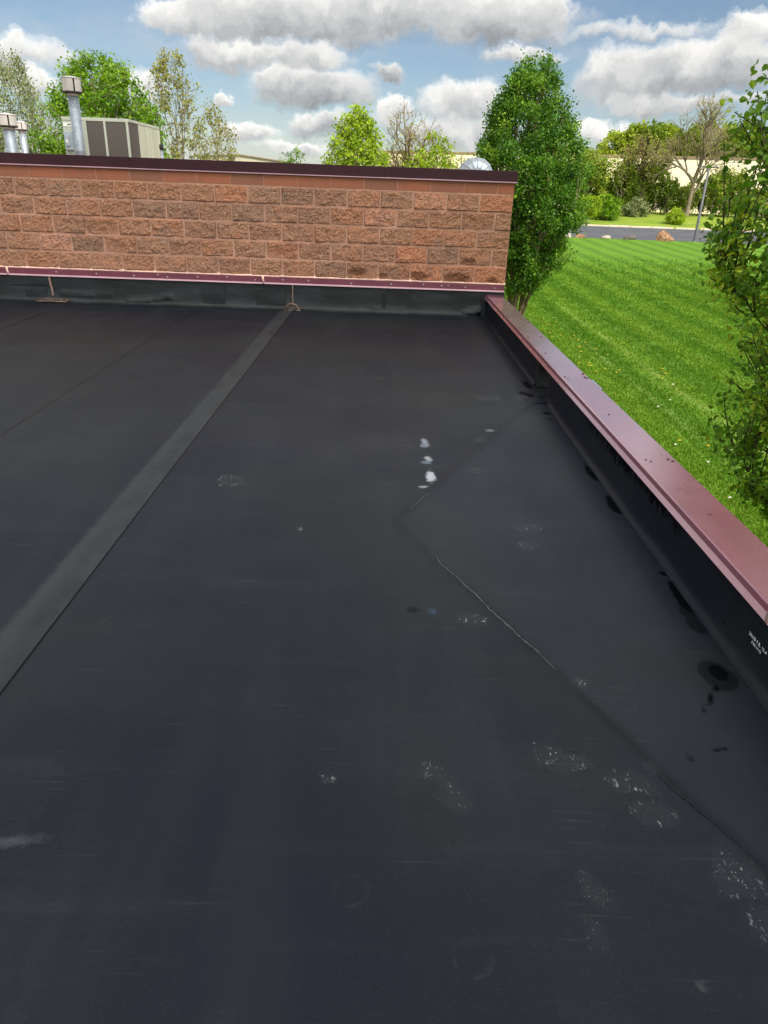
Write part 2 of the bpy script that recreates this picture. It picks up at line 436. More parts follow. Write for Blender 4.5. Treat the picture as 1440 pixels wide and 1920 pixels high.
def mat_block():
    m, t, b = new_mat('split_face_concrete_block')
    P = geopos(t)
    tint = t.attr('tint')
    vor = t.noise(P, 1000, 1)
    grain = t.noise(P, 58, 5, 0.8)
    g2 = t.noise(P, 120, 3, 0.75)
    patch = t.noise(P, 4.2, 5, 0.65)
    c = t.ramp(tint, [(0.0, (0.28, 0.158, 0.105)), (0.35, (0.37, 0.172, 0.096)), (0.6, (0.345, 0.178, 0.108)), (0.8, (0.44, 0.178, 0.092)), (1.0, (0.48, 0.235, 0.150))])
    c = t.mix(t.math('MULTIPLY', t.rng(patch, .52, .72), .55), c, (0.235, 0.160, 0.132))
    c = t.mix(t.math('MULTIPLY', t.rng(t.noise(t.mapping(P, loc=(3, 9, 2)), 5.5, 4, .6), .54, .74), .55), c, (0.48, 0.18, 0.09))
    c = t.mix(t.math('MULTIPLY', t.rng(grain, .53, .66), .62), c, (0.78, 0.45, 0.28))
    c = t.mix(t.math('MULTIPLY', t.rng(grain, .48, .36), .60), c, (0.075, 0.040, 0.029))
    c = t.mix(t.math('MULTIPLY', t.rng(g2, .60, .68), .5), c, (0.68, 0.52, 0.40))
    # rusty damp stains low on the wall
    x, y, z = t.sep(P)
    P2 = t.comb(x, z, 0.0)
    P2 = t.vmath('ADD', P2, t.vmath('MULTIPLY', t.vmath('SUBTRACT', t.noise(P, 16, 4, .7, col=True), (.5, .5, .5)), (.09, .09, 0)))
    st = None
    for (cx, cz, rx, rz) in [(-0.35, .50, .15, .07), (-0.03, .46, .09, .05), (0.42, .47, .19, .06), (0.90, .47, .22, .08), (1.05, .67, .11, .045), (1.35, .45, .10, .04)]:
        k = t.ell(P2, cx, cz, rx, rz, 0, .5); st = k if st is None else t.math('MAXIMUM', st, k)
    c = t.mix(t.math('MULTIPLY', st, .72), c, (0.085, 0.030, 0.014))
    # white bloom of salts
    ef = t.math('MULTIPLY', t.rng(t.noise(t.mapping(P, loc=(7, 0, 3)), 2.2, 4, .6), .60, .76), t.rng(t.noise(P, 30, 4, .7), .42, .62))
    c = t.mix(t.math('MULTIPLY', ef, .30), c, (0.50, 0.40, 0.35))
    h = t.math('ADD', grain, t.math('MULTIPLY', g2, .35))
    setb(t, b, c, .92, spec=.2, normal=t.bump(h, 1.0, .02))
    return m

def mat_smooth_block():
    m, t, b = new_mat('smooth_face_concrete_block')
    P = geopos(t); tint = t.attr('tint')
    c = t.ramp(tint, [(0, (0.23, 0.100, 0.062)), (.5, (0.28, 0.103, 0.058)), (1, (0.315, 0.110, 0.058))])
    c = t.mix(t.math('MULTIPLY', t.rng(t.noise(P, 3.5, 5, .65), .45, .75), .5), c, (0.19, 0.095, 0.07))
    c = t.mix(t.math('MULTIPLY', t.rng(t.noise(t.mapping(P, scale=(1, 1, .2)), 12, 4, .7), .5, .75), .35), c, (0.15, 0.08, 0.062))
    g = t.noise(P, 160, 3, .7)
    c = t.mix(t.math('MULTIPLY', t.rng(g, .55, .75), .3), c, (.42, .2, .13))
    setb(t, b, c, .88, spec=.2, normal=t.bump(g, .3, .006))
    return m

def mat_mortar(name='pink_mortar', col=(0.42, 0.235, 0.163)):
    m, t, b = new_mat(name)
    P = geopos(t)
    g = t.noise(P, 130, 3, .7)
    c = t.mix(t.rng(t.noise(P, 2.4, 5, .65), .4, .7), tuple(q * .82 for q in col), tuple(min(1, q * 1.18) for q in col))
    c = t.mix(t.math('MULTIPLY', t.rng(g, .5, .75), .3), c, tuple(min(1, q * 1.4) for q in col))
    setb(t, b, c, .95, spec=.15, normal=t.bump(g, .4, .006))
    return m

def mat_leaf(name, ca, cb, cc, trans=0.35, rough=0.5, spec=0.35):
    m, t, b = new_mat(name)
    tint = t.attr('tint')
    c = t.ramp(tint, [(0.0, ca), (0.55, cb), (1.0, cc)])
    setb(t, b, c, rough, spec=spec)
    tr = t.node('ShaderNodeBsdfTranslucent')
    t.put(tr.inputs[0], t.mix(0.5, c, t.vmath('MULTIPLY', c, (1.5, 1.35, 0.7))))
    mx = t.node('ShaderNodeMixShader'); mx.inputs[0].default_value = trans
    out = next(n for n in t.n if n.type == 'OUTPUT_MATERIAL')
    t.l.new(b.outputs[0], mx.inputs[1]); t.l.new(tr.outputs[0], mx.inputs[2]); t.l.new(mx.outputs[0], out.inputs[0])
    return m

def mat_bark(name, a, bcol):
    m, t, b = new_mat(name)
    P = geopos(t)
    n = t.noise(t.mapping(P, scale=(1, 1, .2)), 22, 5, .7)
    setb(t, b, t.mix(t.rng(n, .3, .7), a, bcol), .9, spec=.15, normal=t.bump(n, .6, .02))
    return m

def mat_lawn():
    m, t, b = new_mat('mown_lawn')
    P = geopos(t); x, y, z = t.sep(P)
    wob = t.math('ADD', t.math('MULTIPLY', t.math('SINE', t.math('MULTIPLY_ADD', y, .09, 1.0)), .28), t.math('MULTIPLY', t.math('SINE', t.math('MULTIPLY_ADD', y, .53, x)), .05))
    xs = t.math('ADD', x, wob)                  # the grass blades use the same stripes
    s = t.math('SINE', t.math('MULTIPLY', xs, 2 * math.pi / 2.1))
    stripe = t.rng(t.math('ADD', s, t.math('MULTIPLY', t.math('SUBTRACT', t.noise(P, 1.6, 4, .6), .5), 1.6)), -.7, .7)
    c = t.mix(stripe, (0.056, 0.134, 0.0075), (0.092, 0.190, 0.0115))
    ln_ = t.rng(t.math('ABSOLUTE', s), .34, .05)
    c = t.mix(t.math('MULTIPLY', ln_, t.rng(t.noise(P, .8, 4, .6), .35, .65, .15, .7)), c, (0.125, 0.215, 0.026))
    pn = t.noise(P, .35, 4, .6)
    c = t.mix(t.math('MULTIPLY', t.rng(pn, .4, .7), .45), c, (0.080, 0.170, 0.011))
    fine = t.noise(t.mapping(P, scale=(2.2, .8, 1)), 9, 6, .72)
    c = t.mix(t.math('MULTIPLY', t.rng(fine, .42, .7), .55), c, (0.085, 0.185, 0.017))
    c = t.mix(t.math('MULTIPLY', t.rng(fine, .48, .28), .6), c, (0.020, 0.060, 0.006))
    # pale clippings left along the mower tracks
    tr = None
    for (x0, w, f) in [(7.68, .22, .30), (8.78, .30, .48), (9.9, .2, .22), (11.3, .2, .25), (12.6, .2, .16)]:
        xx = t.math('ADD', x, t.math('ADD', t.math('MULTIPLY', wob, .6), t.math('MULTIPLY', t.math('SUBTRACT', t.noise(P, .5, 3, .5), .5), .3)))
        k = t.math('MULTIPLY', t.rng(t.math('ABSOLUTE', t.math('SUBTRACT', xx, x0)), w, w * .15), f); tr = k if tr is None else t.math('MAXIMUM', tr, k)
    tr = t.math('MULTIPLY', tr, t.rng(t.noise(P, 4.5, 5, .7), .30, .62))
    tr = t.math('MULTIPLY', tr, t.math('MULTIPLY', t.rng(y, 40, 30), t.rng(y, 8, 12)))
    c = t.mix(tr, c, (0.21, 0.225, 0.07))
    far = t.rng(y, 100, 103)
    cf = t.mix(t.rng(t.noise(t.mapping(P, scale=(.3, 1, 1)), .5, 5, .6), .35, .65), (0.105, 0.185, 0.015), (0.20, 0.25, 0.032))
    cf = t.mix(t.math('MULTIPLY', t.rng(fine, .45, .7), .3), cf, (0.27, 0.29, 0.06))
    c = t.mix(far, c, cf)
    h = t.math('ADD', fine, t.math('MULTIPLY', t.noise(P, 30, 3, .7), .5))
    setb(t, b, c, .9, spec=.12, normal=t.bump(h, .8, .06))
    return m

def mat_asphalt():
    m, t, b = new_mat('weathered_asphalt')
    P = geopos(t)
    n = t.noise(t.mapping(P, scale=(.35, 1, 1)), .9, 5, .65)
    c = t.mix(t.rng(n, .35, .7), (0.050, 0.052, 0.062), (0.082, 0.084, 0.096))
    cr = t.rng(t.noise(t.mapping(P, scale=(.25, 1.6, 1)), 1.3, 4, .7), .62, .70)
    c = t.mix(t.math('MULTIPLY', cr, .6), c, (0.19, 0.185, 0.18))
    setb(t, b, c, .9, spec=.25)
    return m

def mat_plain(name, a, bcol, scale=3, rough=.85, spec=.25, bump=0.2, stretch=(1, 1, 1)):
    m, t, b = new_mat(name)
    P = geopos(t)
    n = t.noise(t.mapping(P, scale=stretch), scale, 5, .65)
    setb(t, b, t.mix(t.rng(n, .3, .7), a, bcol), rough, spec=spec, normal=t.bump(n, bump, .02))
    return m

M = dict(
    epdm=mat_epdm(), epdm_face=mat_epdm(True), flash=mat_epdm_wall(), galv=mat_galv(), block=mat_block(), smooth=mat_smooth_block(), mortar=mat_mortar(),
    sealant=mat_mortar('pink_sealant', (0.70, 0.47, 0.37)), sealant_old=mat_mortar('old_brown_sealant', (0.21, 0.145, 0.115)),
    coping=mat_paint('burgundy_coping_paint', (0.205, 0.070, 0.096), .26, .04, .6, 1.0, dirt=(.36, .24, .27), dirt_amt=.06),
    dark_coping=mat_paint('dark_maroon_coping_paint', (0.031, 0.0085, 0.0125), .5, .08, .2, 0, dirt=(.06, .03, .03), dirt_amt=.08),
    counter=mat_paint('maroon_flashing_paint', (0.125, 0.026, 0.043), .42, .08, .5, 0, dirt=(.25, .15, .15), dirt_amt=.10),
    lip=mat_paint('faded_mauve_edge_paint', (0.36, 0.21, 0.24), .45, .08),
    screw=mat_plain('dull_screw_steel', (0.22, 0.20, 0.19), (0.36, 0.34, 0.32), 60, .5),
    darkscrew=mat_plain('rusty_screw_head', (0.05, 0.022, 0.024), (0.10, 0.04, 0.04), 60, .6),
    cab=mat_plain('grey_green_cabinet_paint', (0.30, 0.33, 0.27), (0.38, 0.41, 0.34), 2.5, .5, .45, .05, (1, 1, .3)),
    cabside=mat_plain('satin_cabinet_steel', (0.27, 0.31, 0.25), (0.45, 0.46, 0.35), 1.6, .34, .6, .05, (1, 1.5, .25)),
    mesh=mat_plain('dark_coil_mesh', (0.075, 0.068, 0.060), (0.095, 0.088, 0.078), 120, .8, .2, .5),
    capmetal=mat_plain('pale_aluminium_cap', (0.36, 0.33, 0.305), (0.46, 0.43, 0.40), 9, .5, .5, .05, (1, 1, .3)),
    darkslot=mat_plain('dull_dark_metal', (0.03, 0.026, 0.024), (0.05, 0.043, 0.04), 9, .8),  # even dark tone for cap slots, rims, vent cap and plate print
    switch=mat_plain('grey_switch_enamel', (0.25, 0.30, 0.33), (0.30, 0.35, 0.38), 9, .45, .5, .05),
    paper=mat_plain('white_sticker', (0.62, 0.62, 0.58), (0.70, 0.70, 0.66), 30, .7),
    cream=mat_plain('cream_precast_wall', (0.78, 0.67, 0.47), (0.85, 0.75, 0.55), .5, .9, .1, .02, (1, 1, .3)),
    brownedge=mat_plain('brown_roof_trim', (0.20, 0.145, 0.085), (0.25, 0.18, 0.11), 2, .7),
    beige=mat_plain('beige_metal_siding', (0.40, 0.37, 0.28), (0.46, 0.42, 0.32), .7, .6, .3, .02),
    white=mat_plain('white_wall_paint', (0.66, 0.64, 0.58), (0.74, 0.72, 0.66), .7, .8, .2, .02),
    kerb=mat_plain('pale_kerb_stone', (0.46, 0.38, 0.27), (0.58, 0.50, 0.38), 1.5, .9),
    rock=mat_plain('brown_boulder_stone', (0.13, 0.065, 0.035), (0.30, 0.18, 0.11), 4, .95, .1, .8),
    greyrock=mat_plain('grey_boulder_stone', (0.20, 0.17, 0.14), (0.42, 0.37, 0.31), 4, .95, .1, .8),
    darkrock=mat_plain('dark_boulder_stone', (0.055, 0.05, 0.048), (0.14, 0.125, 0.11), 4, .95, .1, .8),
    pole=mat_plain('dark_bronze_pole_paint', (0.060, 0.062, 0.070), (0.085, 0.087, 0.095), 3, .5, .4, .05),
    lens=mat_plain('lamp_glass_lens', (0.35, 0.35, 0.33), (0.45, 0.45, 0.42), 3, .3, .5, .0),
    lawn=mat_lawn(), asphalt=mat_asphalt(),
    unseen_shade_cloud=mat_plain('shade_cloud_white', (0.75, 0.75, 0.76), (0.85, 0.85, 0.85), .02, 1, 0, .0),
    crease=mat_plain('scuffed_membrane_crease', (0.022, 0.024, 0.027), (0.085, 0.09, 0.095), 45, .7, .3, .3),
    chalk=mat_plain('white_paint_marker', (0.62, 0.64, 0.66), (0.74, 0.76, 0.78), 90, .8),
    rubble=mat_plain('cracked_black_mastic', (0.03, 0.027, 0.024), (0.10, 0.075, 0.06), 30, .9, .2, .9),
    bark=mat_bark('pear_bark', (0.085, 0.066, 0.035), (0.20, 0.16, 0.09)),
    bark_dark=mat_bark('dark_twig_bark', (0.030, 0.022, 0.017), (0.075, 0.055, 0.040)),
    bark_grey=mat_bark('grey_bark', (0.12, 0.095, 0.065), (0.24, 0.195, 0.135)),
    bark_brown=mat_bark('brown_bark', (0.13, 0.085, 0.05), (0.24, 0.16, 0.10)),
    leaf_pear=mat_leaf('pear_leaf', (0.030, 0.098, 0.007), (0.066, 0.172, 0.011), (0.18, 0.31, 0.022), .38, .45, .25),
    leaf_near=mat_leaf('near_pear_leaf', (0.052, 0.140, 0.010), (0.135, 0.275, 0.018), (0.36, 0.47, 0.035), .50, .42, .3),
    leaf_green=mat_leaf('fresh_green_leaf', (0.070, 0.160, 0.008), (0.145, 0.285, 0.013), (0.26, 0.41, 0.022), .45, .5, .2),
    leaf_yellow=mat_leaf('lime_spring_leaf', (0.15, 0.25, 0.012), (0.27, 0.40, 0.018), (0.42, 0.52, 0.035), .45, .5, .2),
    leaf_olive=mat_leaf('olive_spring_leaf', (0.16, 0.175, 0.035), (0.27, 0.275, 0.06), (0.40, 0.38, 0.11), .42, .5, .2),
    leaf_sage=mat_leaf('pale_sage_leaf', (0.11, 0.145, 0.055), (0.19, 0.235, 0.09), (0.31, 0.34, 0.16), .35),
    leaf_thicket=mat_leaf('thicket_leaf', (0.070, 0.130, 0.013), (0.19, 0.265, 0.026), (0.36, 0.41, 0.06), .42, .5, .2),
    leaf_wood=mat_leaf('woodland_leaf', (0.10, 0.165, 0.012), (0.18, 0.27, 0.016), (0.30, 0.37, 0.032), .42, .5, .2),
    grass=mat_leaf('grass_blade', (0.042, 0.118, 0.006), (0.084, 0.185, 0.010), (0.21, 0.285, 0.030), .3, .6, .1),
    petal=mat_leaf('dandelion_petal', (0.55, 0.42, 0.02), (0.65, 0.50, 0.03), (0.72, 0.58, 0.05), .2),
    fluff=mat_leaf('dandelion_fluff', (0.50, 0.50, 0.46), (0.58, 0.58, 0.54), (0.66, 0.66, 0.62), .3),
)

# ================================================================== SETTING
def grid_ground(name, xs, ys, zf, mat):
    X, Y = np.meshgrid(xs, ys); Z = zf(X, Y)
    V = np.stack([X.ravel(), Y.ravel(), Z.ravel()], 1)
    nx, ny = len(xs), len(ys)
    i = np.arange(ny - 1)[:, None] * nx + np.arange(nx - 1)[None, :]
    Q = np.stack([i, i + 1, i + 1 + nx, i + nx], -1).reshape(-1, 4)
    me = np_mesh(name, V, Q, smooth=True)
    return link(name, me, mat)
ys = np.concatenate([np.array([-3000, -800, -200, -60]), np.arange(-30, 79, 1.5), np.arange(79, 81, .2), np.arange(81, 101.5, 2.0), np.arange(101.6, 102.6, .1), np.arange(103, 140, 1.5), np.array([150, 170, 200, 300, 600, 1500, 5000])])
xs = np.concatenate([np.array([-4000, -1000, -300, -120]), np.arange(-70, 110, 2.5), np.array([130, 300, 1000, 4000])])
tag(grid_ground('lawn', xs, ys, ground, M['lawn']), kind='structure')
ry = np.array([79.9, 80.5, 85, 90, 95, 100, 101.85]); rx = np.linspace(-70, 140, 60)
o = grid_ground('road', rx, ry, lambda X, Y: ground(X, np.clip(Y, 80.4, 101.7)) + 0.03, M['asphalt']); tag(o, kind='structure')
kb = MB(); rr = random.Random(4)
xk = -20.0
while xk < 90:
    L = rr.uniform(2.7, 3.1)
    kb.bbox(xk, xk + L, 101.9, 102.2 + rr.uniform(-.02, .02), gz(0, 101.8) - .1, gz(0, 102.3) + 0.10 + rr.uniform(-.02, .02), .02); xk += L + rr.choice([.04, .05, .35, .5])
tag(kb.build('kerb', M['kerb']), kind='structure')

# ------------------------------------------------------------------ black membrane roof
A = np.array([0.086, 3.123]); B1 = np.array([1.20, 5.40]); B2 = np.array([0.90, 1.32]); B3 = np.array([1.3, 0.62])
def sdist(X, Y, p, q):
    d = q - p; L = np.hypot(*d); return ((X - p[0]) * d[1] - (Y - p[1]) * d[0]) / L
def roofz(X, Y):
    X = np.asarray(X, float); Y = np.asarray(Y, float)
    d1 = sdist(X, Y, A, B1)                 # >0 on the parapet side of the upper fold
    d2 = -sdist(X, Y, A, B2)
    d = np.minimum(d1, d2)
    soft = 0.5 * (d + np.sqrt(d * d + 0.0009))
    z = -0.016 * (1 - np.exp(-np.maximum(soft - 0.008, 0) / .30))
    # shallow ridge along the folds
    z = z + 0.0055 * np.exp(-(np.abs(d) / 0.022) ** 2) * np.clip((X + .05) / .2, 0, 1)
    z = z + 0.0022 * np.sin(X * 2.1 + 0.7 * np.sin(Y * .8)) * np.sin(Y * 1.3 + 1.0 * np.sin(X * 1.1)) + 0.0010 * np.sin(X * 5.3 + Y * 1.1) * np.sin(Y * 2.7 - X)
    for xr in (0.085, -2.33, -3.95):        # membrane sheets edges telegraphing through
        z = z + 0.0022 * np.exp(-((X - xr) / 0.02) ** 2)
    z = z + 0.0030 * np.where(X > -1.153, 0.0, np.clip((X + 1.33) / 0.06, 0, 1))     # top sheet laps over at the main seam
    return z
rxs = np.concatenate([np.arange(-12, -4.2, .15), np.arange(-4.2, -1.3, .04), np.arange(-1.3, -1.16, .02), np.array([-1.156, -1.1532, -1.1528, -1.15]), np.arange(-1.13, -.3, .0235), np.arange(-.3, 1.285, .012), np.array([1.287])])
rys = np.concatenate([np.arange(-6, 0.3, .2), np.arange(.3, 5.8, .014), np.arange(5.8, 9.24, .03), np.array([9.26])])
roof = grid_ground('flat_roof', rxs, rys, roofz, M['epdm']); tag(roof, kind='structure')
GX, GY = [q.ravel() for q in np.meshgrid(rxs, rys)]
def field(specs):                       # signed distance-like field of the stains and glint marks, in metres (positive inside)
    out = np.full(len(GX), -.2)
    for (cx, cy, rx, ry, rot) in specs:
        c, s_ = math.cos(rot), math.sin(rot); dx, dy = GX - cx, GY - cy
        ln = np.hypot((dx * c + dy * s_) / rx, (-dx * s_ + dy * c) / ry)
        out = np.maximum(out, (1 - ln) * min(rx, ry))
    return out
def put_attr(name, v): roof.data.attributes.new(name, 'FLOAT', 'POINT').data.foreach_set('value', np.ascontiguousarray(v, dtype=np.float32))
put_attr('sump', np.minimum(sdist(GX, GY, A, B1), -sdist(GX, GY, A, B2)))
pd = np.full(len(GX), .3)
for (cx, cy, r) in [(-0.951, 2.176, .035), (-1.287, 2.334, .036), (-1.248, 2.063, .037), (-0.033, 1.119, .04), (0.232, 0.968, .04), (0.807, 1.809, .035), (0.747, 3.55, .05), (-1.23, 4.9, .05), (0.02, 3.55, .045), (-0.28, 3.62, .05)]:
    pd = np.minimum(pd, np.hypot(GX - cx, GY - cy) - r)
put_attr('plate', pd)
put_attr('print', field([(0.175, 1.50, .035, .04, .5), (0.235, 1.405, .040, .055, .5), (0.555, 1.545, .085, .045, -.3), (0.735, 1.47, .07, .045, -.3), (0.80, 1.53, .02, .025, 0), (0.745, 1.365, .06, .05, 0), (0.885, 1.18, .055, .08, 0), (0.90, 1.06, .05, .05, 0), (0.535, 1.13, .03, .05, .4), (0.505, 1.03, .025, .04, 0),
    (0.37, 2.27, .06, .05, 0), (0.74, 3.12, .08, .05, 0), (0.70, 2.93, .06, .05, 0), (-0.80, 3.55, .08, .09, .3), (0.20, 4.22, .05, .035, 0), (0.65, 4.38, .06, .05, .2), (0.56, 3.85, .07, .05, 0), (0.85, 5.42, .12, .09, 0), (-0.12, 1.46, .025, .025, 0), (0.70, 1.90, .03, .03, 0), (1.12, 5.45, .08, .09, 0)]))
put_attr('wet', field([(1.252, 3.89, .034, .13, 0), (1.250, 3.43, .038, .13, 0), (1.255, 2.49, .032, .12, 0), (1.250, 2.70, .020, .020, 0), (1.250, 2.615, .015, .018, 0), (1.252, 2.81, .014, .014, 0), (1.195, 2.005, .040, .050, 0), (1.15, 1.915, .014, .02, -.4), (1.105, 1.855, .011, .055, -.35), (1.06, 1.79, .008, .022, -.3), (1.03, 1.62, .035, .006, .2),
    (1.225, 5.85, .035, .13, 0), (1.16, 5.56, .045, .10, .5), (1.225, 5.06, .03, .03, 0), (1.225, 4.93, .025, .025, 0), (0.45, 9.08, .16, .022, 0)]))
put_attr('damp', field([(1.185, 1.985, .066, .090, 0), (1.235, 2.29, .038, .065, .2), (1.235, 2.39, .035, .05, 0), (0.93, 1.58, .018, .02, 0), (0.15, 2.32, .035, .03, 0), (0.8, 9.05, .3, .05, 0)]))
glint_marks = [(0.290, 4.31, .026, .075, 0, (0.176, 0.192, 0.232)), (0.285, 4.235, .036, .035, 0.2, (0.120, 0.136, 0.168)), (0.296, 4.00, .024, .055, 0, (0.240, 0.248, 0.280)), (0.280, 3.935, .036, .030, 0, (0.080, 0.104, 0.128)), (0.294, 3.71, .030, .095, 0, (0.320, 0.336, 0.368)), (0.249, 3.563, .026, .018, 0, (0.240, 0.248, 0.264)),
    (0.745, 4.585, .040, .028, 0, (0.104, 0.108, 0.120)), (0.221, 2.314, .020, .025, 0, (0.024, 0.038, 0.068)), (-0.851, 1.228, .075, .018, 0.12, (0.036, 0.037, 0.043)), (-0.36, 3.0, .010, .026, 0.4, (0.160, 0.164, 0.176)), (-0.002, 5.95, .05, .03, 0, (0.040, 0.026, 0.021)), (0.70, 0.925, .012, .010, 0, (0.048, 0.050, 0.052))]
best = np.full(len(GX), -.2); colr = np.ones((len(GX), 4), np.float32) * .02
for (cx, cy, rx, ry, rot, c) in glint_marks:
    f_ = field([(cx, cy, rx, ry, rot)]); q = (f_ > best); best = np.maximum(best, f_); colr[q, :3] = c
put_attr('glint_mark', best)
roof.data.attributes.new('glint_mark_colour', 'FLOAT_COLOR', 'POINT').data.foreach_set('color', colr.ravel())
# raised adhesive wrinkle in the lower fold and the other seam edges
wr = random.Random(2)
def wrinkle(p, q, rad, amp, name, mat='crease'):
    pts = []; rads = []; n = 60
    for i in range(n + 1):
        u = i / n; x = p[0] + (q[0] - p[0]) * u; y = p[1] + (q[1] - p[1]) * u
        k = amp * (mnoise.noise(Vector((u * 9, 1.3, 0))) + .5 * mnoise.noise(Vector((u * 31, 4, 0))))
        x += k; pts.append((x, y, float(roofz(x, y)) + .0005)); rads.append(rad * math.sin(math.pi * min(max(u, .02), .98)) ** .5 * (0.6 + .6 * abs(mnoise.noise(Vector((u * 12, 8, 0))))) + .0006)
    return MB().tube(pts, rads, 8).build(name, M[mat], roof)
wrinkle((0.235, 2.80), (0.62, 1.97), .0034, .016, 'membrane_wrinkle')
wrinkle((0.80, 1.50), (1.01, 1.14), .0026, .006, 'membrane_wrinkle', 'epdm_face')
wrinkle((0.16, 3.25), (0.30, 3.52), .0020, .012, 'membrane_wrinkle')

# ================================================================== PARAPET ALONG THE ROOF EDGE
par = empty('parapet', (1.39, 2.0, 0), 'low parapet along the roof edge with burgundy metal cap and black membrane inner face', 'parapet')
def pl(o): o.location = (-1.39, -2.0, 0); return o
SY0, SY1 = 5.42, 5.86
core = MB()
core.box(1.312, 1.478, -6, SY0, -4.2, .232); core.box(1.312, 1.478, SY1, 9.345, -4.2, .232); core.box(1.312, 1.478, SY0, SY1, -4.2, -.03)
pl(core.build('outer_wall', M['block'], par))
def face_strip(y0, y1, name):
    n = max(2, int((y1 - y0) / .04)); ysv = np.linspace(y0, y1, n)
    prof = [(1.262, .0008), (1.272, .0018), (1.279, .0040), (1.285, .008), (1.290, .014), (1.2935, .022), (1.296, .036), (1.298, .066), (1.2985, .13), (1.299, .18), (1.30, .238)]
    V = []
    for yy in ysv:
        for j, (px, pz) in enumerate(prof):
            u = 1 - j / (len(prof) - 1)
            w = .0045 * mnoise.noise(Vector((yy * 3.0, pz * 9, 2))) * (1 if 3 < j < 10 else .3)
            V.append((px + w, yy, pz + float(roofz(min(px, 1.285), yy)) * u + (.003 if j else .0015)))
    V = np.array(V); k = len(prof)
    i = np.arange(n - 1)[:, None] * k + np.arange(k - 1)[None, :]
    Q = np.stack([i, i + 1, i + 1 + k, i + k], -1).reshape(-1, 4)[:, ::-1]
    return pl(link(name, np_mesh(name, V, Q, smooth=True), M['epdm_face'], par))
face_strip(-6, SY0, 'membrane_face'); face_strip(SY1, 9.30, 'membrane_face')
sc = MB()
sc.box(1.20, 1.52, SY0 - .01, SY1 + .01, -.028, -.012)                    # throat of the scupper
sc.bbox(1.296, 1.485, SY1 - .012, SY1 + .03, -.01, .228, .004); sc.bbox(1.296, 1.485, SY0 - .03, SY0 + .012, -.01, .228, .004)
sc.box(1.33, 1.485, SY0, SY1, .19, .228)
pl(sc.build('scupper_lining', M['flash'], par))
fl = MB(); fl.bbox(1.12, 1.30, 5.30, 5.44, -.004, .006, .003); fl.bbox(1.19, 1.293, 5.30, 5.415, .004, .010, .002)
pl(fl.build('scupper_patch', M['epdm_face'], par))
gb = MB()
gb.bbox(1.498, 1.535, 4.90, 5.10, .10, .236, .004); gb.bbox(1.4955, 1.545, 4.88, 5.11, .228, .243, .003)
pl(gb.build('collector_box', M['galv'], par))
def coping(y0, y1, dz=0):
    th = .004
    outer = [(1.494, .125), (1.494, .266), (1.490, .271), (1.291, .2745), (1.285, .271), (1.2830, .2480), (1.2640, .2330)]
    inner = [(1.2665, .2300), (1.2868, .2455), (1.2890, .2660), (1.488, .2625), (1.4895, .258), (1.4895, .125)]
    pts = [(p[0], p[1] + dz) for p in outer + inner]
    m = MB().prism_y(pts, y0, y1)
    o = pl(m.build('coping', M['coping'], par))
    return o
joints = [9.342, 8.22, 6.58, 5.02, 1.945, -1.1, -6.0]
cps = []
for i in range(len(joints) - 1):
    cps.append(coping(joints[i + 1] + .0035, joints[i] - .0035, .0012 * (i % 2)))
# splice lines under the joints and the screws on the top
sp = MB()
for j in joints[1:-1]:
    pl(MB().box(1.286, 1.4915, j - .03, j + .03, .2645, .2665).build('splice_plate', M['dark_coping'], par))
jt = MB(); jt.bbox(1.2838, 1.4925, 1.9375, 1.9485, .272, .2752, .001); jt.bbox(1.2625, 1.2845, 1.938, 1.948, .2345, .272, .001)
pl(jt.build('joint_sealant', M['sealant_old'], par))
scr = [(1.318, 5.05), (1.325, 4.99), (1.462, 5.06), (1.47, 5.03), (1.475, 5.16), (1.34, 5.85), (1.32, 6.72), (1.318, 6.52), (1.447, 6.58), (1.33, 7.6), (1.37, 4.12), (1.333, 3.34), (1.350, 3.315), (1.453, 3.36), (1.467, 3.335), (1.385, 2.69), (1.34, 1.99), (1.455, 1.90), (1.32, 1.2), (1.33, 8.31), (1.45, 8.15), (1.475, 7.35)]
for (x, y) in scr:
    r = .0058
    sm = MB().lathe([(r * 1.6, 0), (r * 1.6, .0015), (r, .002), (r, .0048), (r * .7, .006)], 8, (x - 1.39, y - 2.0, .2725))
    sm.build('screw', M['darkscrew'], par)
def text_mesh(body, size):
    cu = bpy.data.curves.new('t', 'FONT'); cu.body = body; cu.size = size; cu.extrude = .0004; cu.resolution_u = 3; cu.space_character = 1.12; cu.shear = .12
    ob = bpy.data.objects.new('t', cu); COL.objects.link(ob)
    me = bpy.data.meshes.new_from_object(ob.evaluated_get(bpy.context.evaluated_depsgraph_get()))
    bpy.data.objects.remove(ob); bpy.data.curves.remove(cu)
    return me
Wm = Matrix(((0, 0, -1, 1.2965), (-1, 0, 0, 2.058), (0, 1, 0, .116), (0, 0, 0, 1)))   # reads from the roof, towards the viewer
for k, (body, size, y0, z0) in enumerate([("20x30 F.R. 15.A", .0170, 2.056, .1130), ("2X0.14.12", .0145, 2.030, .0955)]):
    me = text_mesh(body, size); me.transform(Matrix(((0, 0, -1, 1.2935), (-1, 0, 0, y0), (0, 1, 0, z0), (0, 0, 0, 1))))
    pl(link('inscription', me, M['chalk'], par))

